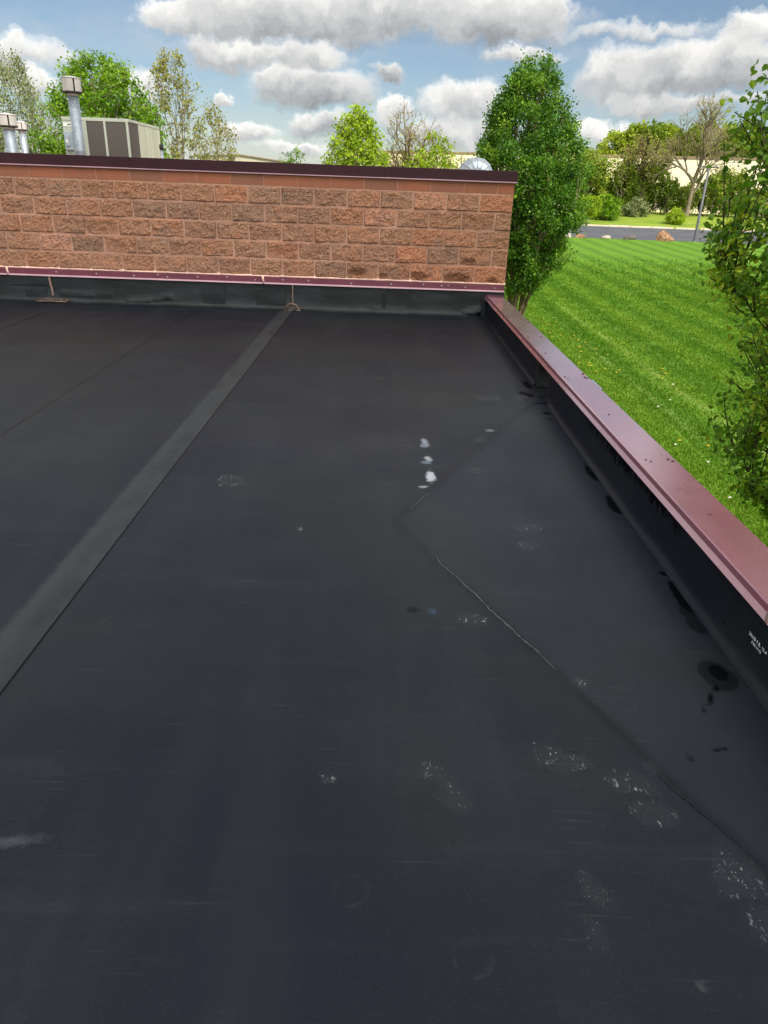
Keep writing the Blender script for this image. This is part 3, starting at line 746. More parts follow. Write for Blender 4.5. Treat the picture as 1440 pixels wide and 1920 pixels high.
# ================================================================== TALLER BUILDING WITH THE BLOCK WALL
bld = empty('block_building', (-3.5, 9.37, 0), 'taller building section with split-face red block wall and dark maroon coping', 'building')
def bl(o): o.location = (3.5, -9.37, 0); return o
XR = 1.517; PITCH = .400; CH = .2062; Z0 = .405; YF = 9.358
rngb = np.random.default_rng(11)
V = []; Q = []; T = []
NX, NZ = 26, 13
def add_block(x0, x1, z0, z1, tint, rough, seed):
    nx = max(3, int(NX * (x1 - x0) / PITCH)); nz = NZ
    if not rough: nx, nz = 3, 3
    b = len(V)
    tx = rngb.normal(0, .006); tz = rngb.normal(0, .006)
    for j in range(nz + 1):
        for i in range(nx + 1):
            u = i / nx; w = j / nz
            if not rough: u = (0, .008, .992, 1)[i]; w = (0, .015, .985, 1)[j]
            x = x0 + (x1 - x0) * u; z = z0 + (z1 - z0) * w
            edge = min(u * (x1 - x0), (1 - u) * (x1 - x0), w * (z1 - z0), (1 - w) * (z1 - z0))
            if rough:
                e = min(1, edge / .018)
                p = Vector((x * 9 + seed * 3.1, z * 11, seed))
                d = .012 + .013 * mnoise.fractal(p, 1.0, 2.1, 4) + .008 * mnoise.noise(Vector((x * 34, z * 34, seed))) + rngb.uniform(-.0045, .0045) + (u - .5) * tx * 2 + (w - .5) * tz * 2
                y = YF - max(.002, d * (e ** .6)) if e > 0 else YF + .004
            else:
                y = YF - (.004 if edge > 1e-6 else -.001)
            V.append((x, y, z))
    k = nx + 1
    for j in range(nz):
        for i in range(nx):
            Q.append((b + j * k + i, b + j * k + i + 1, b + (j + 1) * k + i + 1, b + (j + 1) * k + i)); T.append(tint)
JH = .0036
seed = 0
for c in range(5):                       # course 0 is the lowest
    z0 = Z0 + c * CH; x = XR
    first = PITCH if c % 2 == 0 else PITCH / 2
    while x > -9.2:
        wdt = first if x == XR else PITCH
        j = JH * (1 + .3 * rngb.random())
        add_block(x - wdt + j, x - (j if x != XR else 0), z0 + JH, z0 + CH - JH, float(np.clip(rngb.normal(.48, .26), 0, 1)), True, seed); seed += 1
        x -= wdt
me = np_mesh('wall', np.array(V), np.array(Q), np.array(T), smooth=False)
bl(link('block_face', me, M['block'], bld))
V = []; Q = []; T = []
z0 = Z0 + 5 * CH; x = XR
while x > -9.2:
    wdt = PITCH / 2 if x == XR else PITCH
    add_block(x - wdt + JH * .8, x - (JH * .8 if x != XR else 0), z0 + JH, z0 + CH - JH, float(rngb.random()), False, 0); x -= wdt
bl(link('smooth_course', np_mesh('smooth_course', np.array(V), np.array(Q), np.array(T)), M['smooth'], bld))
mo = MB(); mo.box(-12, XR - .004, YF, YF + .2, -4.2, 1.66)
bl(mo.build('mortar_bed', M['mortar'], bld))
bd = MB(); bd.box(-12, XR - .006, YF + .203, 27, -4.2, 1.10); bd.box(XR - .206, XR - .006, YF + .203, 27, 1.10, 1.62); bd.box(-12, XR - .21, 26.8, 27, 1.10, 1.62)
bl(bd.build('building_body', M['block'], bld))
# dark coping with joints
cj = [-12, -7.45, -3.06, -.03, XR + .028]
for i in range(4):
    m = MB()
    x0, x1 = cj[i] + .0015, cj[i + 1] - .0015
    dz = .0015 * (i % 2)
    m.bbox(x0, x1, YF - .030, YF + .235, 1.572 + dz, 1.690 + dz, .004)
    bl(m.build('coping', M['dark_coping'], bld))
    k = MB(); k.bbox(x0, x1, YF - .040 - dz, YF - .0255, 1.562, 1.5735 + dz, .003)
    bl(k.build('coping_drip_edge', M['lip'], bld))
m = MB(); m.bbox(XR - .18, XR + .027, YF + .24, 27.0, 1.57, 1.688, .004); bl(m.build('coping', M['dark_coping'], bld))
# counter flashing bar and its pale lower lip, screws and lumpy sealant above
fj = [-12, -4.73, -1.53, XR + .003]
rs = random.Random(9)
for i in range(3):
    x0, x1 = fj[i] + .006, fj[i + 1] - .006
    m = MB(); m.bbox(x0, x1, YF - .030, YF - .006, .328, .399, .002); bl(m.build('counter_flashing', M['counter'], bld))
    m = MB(); m.prism_y([(0, 0), (1, 0), (1, 1), (0, 1)], 0, 1)
    m = MB()
    m.add([(x0, YF - .031, .329), (x1, YF - .031, .329), (x1, YF - .047, .313), (x0, YF - .047, .313), (x0, YF - .028, .326), (x1, YF - .028, .326), (x1, YF - .045, .310), (x0, YF - .045, .310)],
          [(0, 1, 2, 3), (7, 6, 5, 4), (3, 2, 6, 7), (0, 4, 5, 1), (0, 3, 7, 4), (1, 5, 6, 2)])
    bl(m.build('flashing_lip', M['lip'], bld))
for xs_ in [-4.12, -3.62, -3.15, -2.85, -2.73, -2.35, -1.98, -1.63, -1.28, -.96, -.42, .08, .49, .72, .80, 1.02, 1.39]:
    m = MB(); bm_ = [(.011, 0), (.011, .002), (.006, .004), (.0045, .007)]
    m.lathe(bm_, 8); me = m.mesh('screw'); me.transform(Matrix.Translation((xs_, YF - .030, .362 + rs.uniform(-.012, .014))) @ Matrix.Rotation(math.radians(90), 4, 'X'))
    bl(link('screw', me, M['screw'], bld))
m = MB(); pts = []; rad = []
for i in range(700):
    xx = -9 + i * (XR + 9) / 699
    pts.append((xx, YF - .014, .4045 + .004 * mnoise.noise(Vector((xx * 9, 0, 0)))))
    rad.append(.0105 + .006 * mnoise.noise(Vector((xx * 14, 3, 0))) + (.008 if abs((XR - xx) / .4 % 1 - .5) > .46 else 0))
m.tube(pts, rad, 6)
for xx in (-4.73, -1.53):
    m.tube([(xx - .004, YF - .028, .41), (xx, YF - .036, .37), (xx + .012, YF - .036, .32)], [.02, .014, .013], 6)
bl(m.build('sealant_bead', M['sealant'], bld))
# base flashing of black membrane with wrinkles
xv = np.arange(-9.2, 1.30, .02); prof = [(9.235, .0035), (9.262, .006), (9.288, .012), (9.308, .024), (9.320, .044), (9.327, .07), (9.331, .10), (9.334, .14), (9.336, .18), (9.338, .23), (9.339, .28), (9.340, .326)]
fold = [((-4.10, .10), (-3.70, .085), .018, .020), ((-3.70, .085), (-3.45, .11), .018, .012), ((-3.25, .035), (-2.98, .055), .020, .026), ((-2.98, .055), (-2.70, .11), .020, .020), ((1.02, .03), (1.20, .06), .022, .05), ((1.20, .06), (1.30, .14), .022, .05), ((-.15, .05), (.25, .045), .02, .010), ((-2.3, .20), (-1.6, .19), .03, .006), ((.35, .16), (.8, .19), .03, .006)]
V = []
for xx in xv:
    for (py, pz) in prof:
        d = .006 * mnoise.noise(Vector((xx * 2.3, pz * 8, 5))) + .003 * mnoise.noise(Vector((xx * 7, pz * 16, 1)))
        for (a, b_, wd, am) in fold:
            u = np.clip(((xx - a[0]) * (b_[0] - a[0]) + (pz - a[1]) * (b_[1] - a[1])) / ((b_[0] - a[0]) ** 2 + (b_[1] - a[1]) ** 2), 0, 1)
            q = math.hypot(xx - a[0] - u * (b_[0] - a[0]), pz - a[1] - u * (b_[1] - a[1]))
            d += 1.35 * am * math.exp(-(q / wd) ** 2) * (1 if 0 < u < 1 else .7)
        f = min(1, pz / .05) * min(1, (.33 - pz) / .05)
        V.append((xx, py - d * f, pz))
V = np.array(V); k = len(prof); n = len(xv)
i = np.arange(n - 1)[:, None] * k + np.arange(k - 1)[None, :]
Qb = np.stack([i, i + 1, i + 1 + k, i + k], -1).reshape(-1, 4)
bl(link('base_flashing', np_mesh('base_flashing', V, Qb[:, ::-1], smooth=True), M['flash'], bld))
# corner piece behind the parapet end and repaired patches on the flashing
m = MB(); m.bbox(1.283, 1.512, 9.343, YF + .004, .20, .330, .003); m.bbox(1.235, 1.30, 9.25, 9.345, .0, .225, .012); bl(m.build('corner_flashing', M['flash'], bld))
m = MB()
for (x0, x1, za, zb) in [(-4.72, -4.20, .20, .30), (-4.55, -4.28, .05, .155), (-2.30, -2.02, .04, .27), (-.02, .02, .02, .30), (-1.62, -1.25, .05, .25)]:
    m = MB(); m.bbox(x0, x1, 9.322 + (za < .06) * -.003, 9.338, za, zb, .003); bl(m.build('flashing_patch', M['flash'], bld))
# two runs of old sealant over vertical cracks, with torn mastic lumps at their feet
def crack(xc, wdt, z0_, z1_, nm):
    m = MB(); pts = []; rad = []
    for i in range(26):
        u = i / 25; z = z1_ + (z0_ - z1_) * u
        pts.append((xc + .006 * mnoise.noise(Vector((u * 7, xc, 0))) + .02 * u * (wdt > .015), 9.322, z)); rad.append(wdt * (.75 + .5 * abs(mnoise.noise(Vector((u * 15, xc, 2))))) )
    m.tube(pts, rad, 7); return bl(m.build(nm, M['sealant_old'], bld))
crack(-4.22, .018, .075, .315, 'sealant_run'); crack(-1.16, .0105, .075, .315, 'sealant_run')
def lump(xc, w_, h_, seed, mat):
    bm = bmesh.new(); bmesh.ops.create_icosphere(bm, subdivisions=4, radius=1)
    for v in bm.verts:
        k = 1 + .45 * mnoise.fractal(v.co * 2.3 + Vector((seed, 0, 0)), 1, 2, 4)
        v.co = Vector((v.co.x * w_ * k, v.co.y * .05 * k, v.co.z * h_ * k))
    me = bpy.data.meshes.new('mastic'); bm.to_mesh(me); bm.free(); me.transform(Matrix.Translation((xc, 9.285, .02)))
    me.polygons.foreach_set('use_smooth', [True] * len(me.polygons))
    return bl(link('mastic_lump', me, mat, bld))
lump(-4.20, .20, .030, 3, M['rubble']); lump(-1.16, .10, .060, 8, M['rubble'])
m = MB()
ed = [(-4.40, 9.238, .012), (-4.31, 9.226, .018), (-4.2, 9.224, .022), (-4.09, 9.226, .02), (-4.02, 9.24, .016), (-4.0, 9.27, .05)]
m.tube(ed, [.003, .006, .005, .006, .006, .003], 6)
bl(m.build('sealant_edge', M['sealant_old'], bld)); m = MB()
ed = [(-1.235, 9.262, .05), (-1.21, 9.25, .082), (-1.16, 9.245, .09), (-1.11, 9.25, .075), (-1.085, 9.25, .04), (-1.06, 9.235, .012), (-1.11, 9.23, .012)]
m.tube(ed, [.005, .007, .008, .008, .008, .012, .006], 6)
bl(m.build('sealant_edge', M['sealant_old'], bld))

# ================================================================== ROOFTOP EQUIPMENT
RZ = 1.10
def flue(name, loc, r, hcap0, hcap1, rc, label, slots=8, rot=0.0):
    e = empty(name, loc, label, 'flue pipe', 'galvanised flue pipes behind the block wall')
    MB().lathe([(r, 0), (r, hcap0 * .45), (r * 1.012, hcap0 * .45 + .004), (r * 1.012, hcap0 * .45 + .02), (r, hcap0 * .45 + .024), (r, hcap0 + .02)], 32).build('pipe', M['galv'], e)
    MB().lathe([(r * 1.55, 0), (r * 1.5, .03), (r * 1.12, .10), (r * 1.04, .11)], 32).build('roof_collar', M['galv'], e)
    h = hcap1 - hcap0
    MB().lathe([(r * 1.03, hcap0 - .05), (r * 1.06, hcap0 - .05), (r * 1.06, hcap0 - .008), (r * 1.03, hcap0 - .008)], 32).build('cap_band', M['capmetal'], e)
    MB().lathe([(rc * .97, hcap0 - .005), (rc * 1.06, hcap0 - .005), (rc * 1.06, hcap0 + .022), (rc * .97, hcap0 + .022)], 32).build('cap_rim', M['darkslot'], e)
    cp = MB()
    for k in range(slots):                       # curved plates with open slots between them
        a0 = rot + 2 * math.pi * k / slots + .085; a1 = rot + 2 * math.pi * (k + 1) / slots - .085
        n = 6; vs = []
        for q in range(n + 1):
            a = a0 + (a1 - a0) * q / n
            for rr_ in (rc, rc * .96):
                for zz_ in (hcap0 + .02, hcap1 - .012): vs.append((rr_ * math.cos(a), rr_ * math.sin(a), zz_))
        fs = []
        for q in range(n):
            b = q * 4; c_ = b + 4
            fs += [(b, c_, c_ + 1, b + 1), (b + 2, b + 3, c_ + 3, c_ + 2), (b + 1, c_ + 1, c_ + 3, b + 3), (b, b + 2, c_ + 2, c_)]
        fs += [(0, 1, 3, 2), (n * 4, n * 4 + 2, n * 4 + 3, n * 4 + 1)]
        cp.add(vs, fs, False)
    cp.build('cap_shell', M['capmetal'], e)
    MB().lathe([(rc * .80, hcap0), (rc * .80, hcap1 - .02)], 24).build('cap_core', M['darkslot'], e)
    MB().lathe([(rc * 1.05, hcap1 - .014), (rc * 1.05, hcap1 - .004), (rc * .5, hcap1 + .022), (0.004, hcap1 + .03)], 32).build('cap_lid', M['capmetal'], e)
    return e
flue('flue_pipe', (-5.83, 15.0, RZ), .094, 1.745, 1.985, .165, 'tallest galvanised flue pipe with slotted cap, standing in front of the rooftop unit', 4, .62)
flue('flue_pipe', (-7.82, 16.5, RZ), .115, 1.235, 1.455, .175, 'fat galvanised flue pipe with slotted cap, cut by the left edge of the view', 4, .55)
flue('flue_pipe', (-8.70, 19.0, RZ), .080, 1.30, 1.47, .122, 'short thin galvanised flue pipe between the fat flue and the rooftop unit', 4, .5)

# rooftop unit
UX0, UX1, UY0, UY1, UZ1 = -6.50, -5.19, 16.0, 18.09, 2.52
un = empty('rooftop_unit', (-5.85, 17.0, RZ), 'boxy grey-green rooftop air conditioning unit with dark coil panels', 'air conditioner')
def ul(o): o.location = (5.85, -17.0, -RZ); return o
ul(MB().bbox(UX0 + .02, UX1 - .02, UY0 + .02, UY1 - .02, RZ + .02, UZ1 - .02, .006).build('cabinet', M['cabside'], un))
fr = MB()
fr.bbox(UX0 - .005, UX1 + .012, UY0 - .012, UY0 + .035, UZ1 - .055, UZ1 + .006, .004)
for xx in (UX0 + .45, UX0 + .835, UX1 - .03):
    fr.bbox(xx - .022, xx + .022, UY0 - .010, UY0 + .03, RZ, UZ1 - .053, .004)
fr.bbox(UX1 - .03, UX1 + .012, UY0 + .037, UY1, UZ1 - .045, UZ1 + .004, .004)
fr.bbox(UX0 + .43, UX1, UY0 - .008, UY0 + .03, RZ, RZ + .08, .004)
for yy in (UY0 + .62, UY0 + 1.25, UY1 - .02): fr.bbox(UX1 - .02, UX1 + .010, yy - .016, yy + .016, RZ, UZ1 - .045, .004)
ul(fr.build('corner_frame', M['cab'], un))
for (x0, x1) in ((UX0 + .472, UX0 + .813), (UX0 + .857, UX1 - .052)):
    ul(MB().bbox(x0, x1, UY0 - .002, UY0 + .018, RZ + .08, UZ1 - .057, .002).build('coil_panel', M['mesh'], un))
ul(MB().bbox(UX1 - .019, UX1 + .001, UY0 + .04, UY0 + .60, RZ + .06, UZ1 - .047, .002).build('coil_panel', M['mesh'], un))
ul(MB().bbox(UX0, UX0 + .425, UY0 - .004, UY0 + .018, RZ + .02, UZ1 - .057, .003).build('service_panel', M['cab'], un))
for (y0, y1) in ((UY0 + .64, UY0 + 1.23), (UY0 + 1.27, UY1 - .04)):
    ul(MB().bbox(UX1 - .019, UX1 + .003, y0, y1, RZ + .04, UZ1 - .047, .003).build('side_panel', M['cabside'], un))
sw = ul(MB().bbox(UX0 + .03, UX0 + .19, UY0 - .09, UY0 - .005, 1.93, 2.26, .010).build('isolator_switch', M['switch'], un))
MB().bbox(UX0 + .05, UX0 + .15, UY0 - .115, UY0 - .091, 2.0, 2.20, .008).build('switch_cover', M['switch'], sw)
MB().bbox(UX0 + .075, UX0 + .115, UY0 - .119, UY0 - .1155, 2.06, 2.12, .001).build('switch_sticker', M['paper'], sw)
ul(MB().bbox(UX0 + .02, UX0 + .19, UY0 - .008, UY0 - .0045, 2.36, 2.42, .001).build('rating_plate', M['paper'], un))
ul(MB().bbox(UX0 + .10, UX0 + .17, UY0 - .0098, UY0 - .0084, 2.38, 2.40, .0003).build('plate_print', M['darkslot'], un))

# small roof vent pipe
vp = empty('vent_pipe', (-4.57, 16.0, RZ), 'short thin vent pipe standing right of the rooftop unit', 'vent pipe')
MB().lathe([(.030, 0), (.030, .93)], 16).build('pipe', M['galv'], vp)
MB().lathe([(.040, .90), (.042, .90), (.042, .985), (.028, 1.0)], 16).build('cap', M['darkslot'], vp)

# gored sheet metal hood seen over the wall
hd = empty('vent_hood', (1.45, 13.0, RZ), 'round galvanised vent hood with radiating seams just above the wall coping', 'vent hood')
R = .285; m = MB(); n = 14; rings_ = [(0.0, -.20), (.42, -.185), (.78, -.125), (1.0, 0.0), (1.0, .30)]
cz = .60; vs = []; fs = []
for (rr_, yy) in rings_[1:]:
    for i in range(n):
        a = 2 * math.pi * (i + .5) / n; vs.append((R * rr_ * math.cos(a), yy, cz + R * .94 * rr_ * math.sin(a)))
for j in range(len(rings_) - 2):
    for i in range(n): fs.append((j * n + i, j * n + (i + 1) % n, (j + 1) * n + (i + 1) % n, (j + 1) * n + i))
fs.append(tuple(range(n))); fs.append(tuple((len(rings_) - 2) * n + i for i in range(n)))
m.add(vs, fs, False); m.build('hood_shell', M['galv'], hd)
sm = MB()
for i in range(n):
    a = 2 * math.pi * (i + .5) / n
    sm.tube([(R * rr_ * 1.004 * math.cos(a), yy - .003, cz + R * .94 * rr_ * 1.004 * math.sin(a)) for (rr_, yy) in [(.42, -.185), (.78, -.125), (1.0, 0.0), (1.0, .29)]], .006, 5)
sm.build('standing_seam', M['galv'], hd)
MB().lathe([(.20, 0), (.20, .45)], 24).build('curb_duct', M['galv'], hd)

# ================================================================== FAR BUILDINGS
def rot_wall(p0, p1, depth, z0, z1):
    d = Vector((p1[0] - p0[0], p1[1] - p0[1], 0)); L = d.length; d.normalize(); nrm = Vector((-d.y, d.x, 0))
    return d, nrm, L
wp0 = (-9.0, 160.4); wp1 = (92.0, 121.4)
d, nrm, L = rot_wall(wp0, wp1, 50, 0, 0)
wh = empty('warehouse', (wp0[0], wp0[1], gz(0, 150)), 'long cream warehouse with flat brown-edged roof behind the bare trees', 'warehouse')
wh.rotation_euler = (0, 0, math.atan2(d.y, d.x))
zt = 7.62 - gz(0, 150)
MB().box(0, L, 0, 60, -1, zt).build('wall', M['cream'], wh)
MB().bbox(-.1, L + .1, -.12, 60, zt + .001, zt + .40, .03).build('roof_edge', M['brownedge'], wh)
tb = empty('metal_shed', (-20.0, 110.0, gz(-20, 110)), 'low gabled beige metal shed beyond the wall, left of the lime green tree', 'building')
zb = gz(-20, 110)
m = MB()
prof = [(-6.5, -1), (-6.5, 4.46 - zb), (-.8, 4.80 - zb), (5.6, 4.15 - zb), (5.6, -1)]
m.prism_y(prof, 0, 18); m.build('wall', M['beige'], tb)
m = MB(); m.prism_y([(-6.8, 4.44 - zb), (-.8, 4.81 - zb), (5.9, 4.13 - zb), (5.9, 4.25 - zb), (-.8, 4.95 - zb), (-6.8, 4.57 - zb)], -.25, 18.2); m.build('roof', M['brownedge'], tb)
m = MB()
for k in range(29): 
    xx = -6.3 + k * .41; zt_ = (4.44 - zb + (xx + 6.5) * .0597) if xx < -.8 else (4.80 - zb - (xx + .8) * .1015)
    m.box(xx, xx + .08, -.04, -.001, -1, zt_ - .08)
m.build('wall_rib', M['beige'], tb)
lw = empty('white_building', (-11.0, 125.0, gz(0, 125)), 'long low white building just showing above the coping, right of the beige shed', 'building')
zb = gz(0, 125)
MB().box(-5.5, 12.0, 0, 12, -1, 3.75 - zb).build('wall', M['white'], lw)
MB().bbox(-5.7, 12.2, -.2, 12.2, 3.752 - zb, 3.95 - zb, .03).build('roof', M['white'], lw)

# ================================================================== LAMP, ROCKS
lp = empty('street_lamp', (32.7, 80.6, gz(32.7, 79)), 'tall dark street lamp with two lamp heads at the near edge of the road', 'street lamp')
hz_ = 4.50 - gz(32.7, 79)
MB().lathe([(.16, -.3), (.15, .1), (.105, hz_)], 14).build('pole', M['pole'], lp)
MB().lathe([(.24, -.3), (.24, .04), (.17, .06)], 16).build('base', M['pole'], lp)
for s in (-1, 1):
    MB().tube([(0, 0, hz_ - .12), (s * .30, 0, hz_ - .05), (s * .38, 0, hz_ - .05)], .035, 8).build('arm', M['pole'], lp)
    hd_ = MB().bbox(min(s * .36, s * .92), max(s * .36, s * .92), -.17, .17, hz_ - .13, hz_ + .01, .03).build('lamp_head', M['pole'], lp)
    MB().bbox(min(s * .48, s * .84), max(s * .48, s * .84), -.12, .12, hz_ - .145, hz_ - .1305, .004).build('lens', M['lens'], hd_)
def boulder(x, y, sx, sy, sz, seed, mat, label):
    bm = bmesh.new(); bmesh.ops.create_icosphere(bm, subdivisions=4, radius=1)
    r_ = random.Random(seed); planes = [(Vector((r_.uniform(-1, 1), r_.uniform(-1, 1), r_.uniform(-.2, 1))).normalized(), r_.uniform(.5, .8)) for _ in range(9)]
    for v in bm.verts:
        p = v.co.copy()
        for n_, dd in planes:
            q = p.dot(n_)
            if q > dd: p -= n_ * (q - dd) * .9
        k = 1 + .10 * mnoise.fractal(p * 2.5 + Vector((seed, 0, 0)), 1, 2, 3)
        v.co = Vector((p.x * sx * k, p.y * sy * k, p.z * sz * k))
    me = bpy.data.meshes.new('boulder'); bm.to_mesh(me); bm.free()
    o = link('boulder', me, mat, None, (x, y, gz(x, min(y, 79.2)) + sz * .35))
    return tag(o, label, 'boulder', 'boulders along the lawn edge')
boulder(28.95, 79.0, .95, .6, .78, 5, M['rock'], 'largest brown boulder at the lawn edge, nearest to the street lamp')
boulder(25.3, 79.3, .75, .5, .48, 12, M['darkrock'], 'dark grey boulder at the lawn edge, left of the large brown boulder')
boulder(22.9, 79.3, .55, .4, .26, 21, M['greyrock'], 'flat pale boulder midway along the row at the lawn edge')
boulder(20.2, 79.2, .62, .4, .34, 33, M['rock'], 'small brown boulder at the lawn edge, third from the pear tree')
boulder(18.9, 79.2, .60, .4, .32, 41, M['greyrock'], 'small pale boulder between the pear tree and the small brown boulder')
boulder(17.7, 79.2, .70, .4, .38, 47, M['greyrock'], 'pale grey boulder at the lawn edge, closest to the pear tree')

# ================================================================== VEGETATION
def unit(a): return a / np.maximum(np.linalg.norm(a, axis=-1, keepdims=True), 1e-9)
def leaf_mesh(name, C, size, rng, shape='diamond', upb=.5, width=.42, var=.35, tint=None, droop=0.0):
    N = len(C)
    a = rng.normal(size=(N, 3)); a[:, 2] -= droop; a = unit(a)
    nrm = rng.normal(size=(N, 3)); nrm[:, 2] = np.abs(nrm[:, 2]) + upb
    b = unit(np.cross(nrm, a)); nn = np.cross(a, b)
    s = (size * (1 + rng.normal(0, var, N)).clip(.4, 1.9))[:, None]
    if tint is None: tint = rng.random(N)
    if shape == 'diamond':
        V = np.stack([C - a * s * .5, C + b * s * width - a * s * .05, C + a * s * .5, C - b * s * width - a * s * .05], 1).reshape(-1, 3)
        Q = np.arange(N * 4).reshape(N, 4)
        return np_mesh(name, V, Q, tint)
    f = nn * s * .13
    V = np.stack([C - a * s * .5, C - a * s * .22 + b * s * width * .92 + f, C + a * s * .18 + b * s * width * .72 + f, C + a * s * .55 - nn * s * .05, C + a * s * .18 - b * s * width * .72 + f, C - a * s * .22 - b * s * width * .92 + f], 1).reshape(-1, 3)
    k = np.arange(N)[:, None] * 6
    Q = np.stack([k + np.array([0, 1, 2, 3]), k + np.array([0, 3, 4, 5])], 1).reshape(-1, 4)
    return np_mesh(name, V, Q, np.repeat(tint, 2))

def tubes(name, polys, mat, parent):
    """polys: list of (points Nx3, radii N, sides)"""
    VV = []; QQ = []; b = 0
    for P, R, k in polys:
        P = np.asarray(P, float); n = len(P)
        d = unit(np.gradient(P, axis=0)); ref = np.array([1.0, .13, 0]) if abs(d[0][0]) < .8 else np.array([0, 1.0, .1])
        u = unit(np.cross(d, ref)); v = np.cross(d, u)
        th = np.arange(k) * 2 * math.pi / k
        ring = P[:, None, :] + (u[:, None, :] * np.cos(th)[None, :, None] + v[:, None, :] * np.sin(th)[None, :, None]) * np.asarray(R)[:, None, None]
        VV.append(ring.reshape(-1, 3))
        i = b + np.arange(n - 1)[:, None] * k + np.arange(k)[None, :]; j = b + np.arange(n - 1)[:, None] * k + (np.arange(k)[None, :] + 1) % k
        QQ.append(np.stack([i, j, j + k, i + k], -1).reshape(-1, 4)); b += n * k
    return link(name, np_mesh(name, np.concatenate(VV), np.concatenate(QQ), smooth=True), mat, parent)

def bez(p, q, r, n):
    u = np.linspace(0, 1, n)[:, None]; return (1 - u) ** 2 * p + 2 * u * (1 - u) * q + u ** 2 * r

def tree(name, label, cat, base, Ht, prof, t0, tr, leafmat, barkmat, seed, stems=1, nlimb=28, nclump=260, leaves=20000, leaf=.1, cr=.25, shape='diamond', rise=.28, twig_up=.35, sides=7, group=None, lean=(0, 0), inner=.25, along=.55, squash=1.0, width=.42, lump=.22, upb=.5, limb_r=.33, droop=0.0, spread=.06):
    rng = np.random.default_rng(seed)
    e = empty(name, base, label, cat, group)
    T = np.array([p[0] for p in prof]); R = np.array([p[1] for p in prof])
    ph = rng.uniform(0, 6.28, 4)
    def rad(t, az):
        k = 1 + lump * (np.sin(2 * az + ph[0] + 5 * t) * .5 + np.sin(3 * az + ph[1] - 9 * t) * .5 + np.sin(5 * az + ph[2] + 17 * t) * .35)
        return np.interp(t, T, R) * k
    polys = []
    axis = []
    for s in range(stems):
        off = rng.normal(0, spread, 2) * (stems > 1); top = rng.normal(0, .25, 2) * (stems > 1) + np.array(lean)
        n = 14; u = np.linspace(0, 1, n)
        hs = Ht * (.93 if s == 0 else rng.uniform(.6, .88))
        P = np.stack([off[0] * (1 + 3 * u) + top[0] * u ** 1.4 + .05 * np.sin(u * 7 + s), off[1] * (1 + 3 * u) + top[1] * u ** 1.4 + .05 * np.cos(u * 6 + s), u * hs - .15], 1)
        rr = tr * (1 if stems == 1 else rng.uniform(.5, .75)) * (1 - .9 * u ** .9) + .008; rr[0] *= 1.35
        polys.append((P, rr, sides + 2)); axis.append(P)
    nodes = []; nodes_w = []
    for i in range(nlimb):
        t = t0 + (1 - t0) * ((i + .5) / nlimb) ** .9 * .96; az = i * 2.39996 + rng.normal(0, .3)
        r = rad(t, az) * rng.uniform(.55, .92)
        q = np.array([r * math.cos(az), r * math.sin(az) * squash, t * Ht])
        P0 = axis[rng.integers(len(axis))]
        to = np.clip(t - rise * (.35 + .65 * r / max(R.max(), .01)) - .02, t0 * .45, .9) * Ht
        j = np.argmin(np.abs(P0[:, 2] - to)); o = P0[j]
        q[:2] += P0[j][:2] * .5
        mid = o * .45 + q * .55; mid[2] = o[2] * (.62 - twig_up * .3) + q[2] * (.38 + twig_up * .3)
        P = bez(o, mid, q, 9); P[1:-1] += rng.normal(0, .012 * Ht / 6, (7, 3))
        r0 = max(.012, tr * limb_r * (1 - .6 * t)); rr = np.linspace(r0, r0 * .22, 9)
        polys.append((P, rr, sides)); nodes.append(P[3:]); nodes_w += list(rr[3:])
    ND = np.concatenate(nodes + [axis[0][6:]])
    Cs = []; Ts = []; per = max(1, leaves // nclump)
    for c in range(nclump):
        t = t0 + (1 - t0) * rng.random() ** .85; az = rng.uniform(0, 2 * math.pi)
        while rng.random() > np.interp(t, T, R) / R.max(): t = t0 + (1 - t0) * rng.random()
        f = math.sqrt(inner + (1 - inner) * rng.random()); r = rad(t, az) * f
        q = np.array([r * math.cos(az), r * math.sin(az) * squash, t * Ht])
        dd = np.linalg.norm(ND - q - np.array([0, 0, -.06 * Ht]), axis=1) + np.where(ND[:, 2] > q[2], .5, 0)
        o = ND[np.argmin(dd)]
        mid = (o + q) / 2 + np.array([0, 0, -.10 * np.linalg.norm(q - o) * twig_up * 2]) + rng.normal(0, .03, 3)
        P = bez(o, mid, q, 5); r0 = min(.018, tr * .10 + .004) * (leaf / .1 if leaf > .1 else 1)
        polys.append((P, np.linspace(r0, r0 * .35, 5), max(3, sides - 3)))
        u = along + (1.05 - along) * rng.random(per)
        pts = np.stack([np.interp(u, np.linspace(0, 1, 5), P[:, k]) for k in range(3)], 1)
        Cs.append(pts + rng.normal(0, cr, (per, 3)) * np.array([1, 1, .8]))
        Ts.append(np.clip(rng.normal(.45, .2) + rng.normal(0, .22, per), 0, 1))
    tubes('trunk', polys, barkmat, e)
    link('crown', leaf_mesh('crown', np.concatenate(Cs), leaf, rng, shape, upb=upb, tint=np.concatenate(Ts), width=width, droop=droop), leafmat, e)
    return e

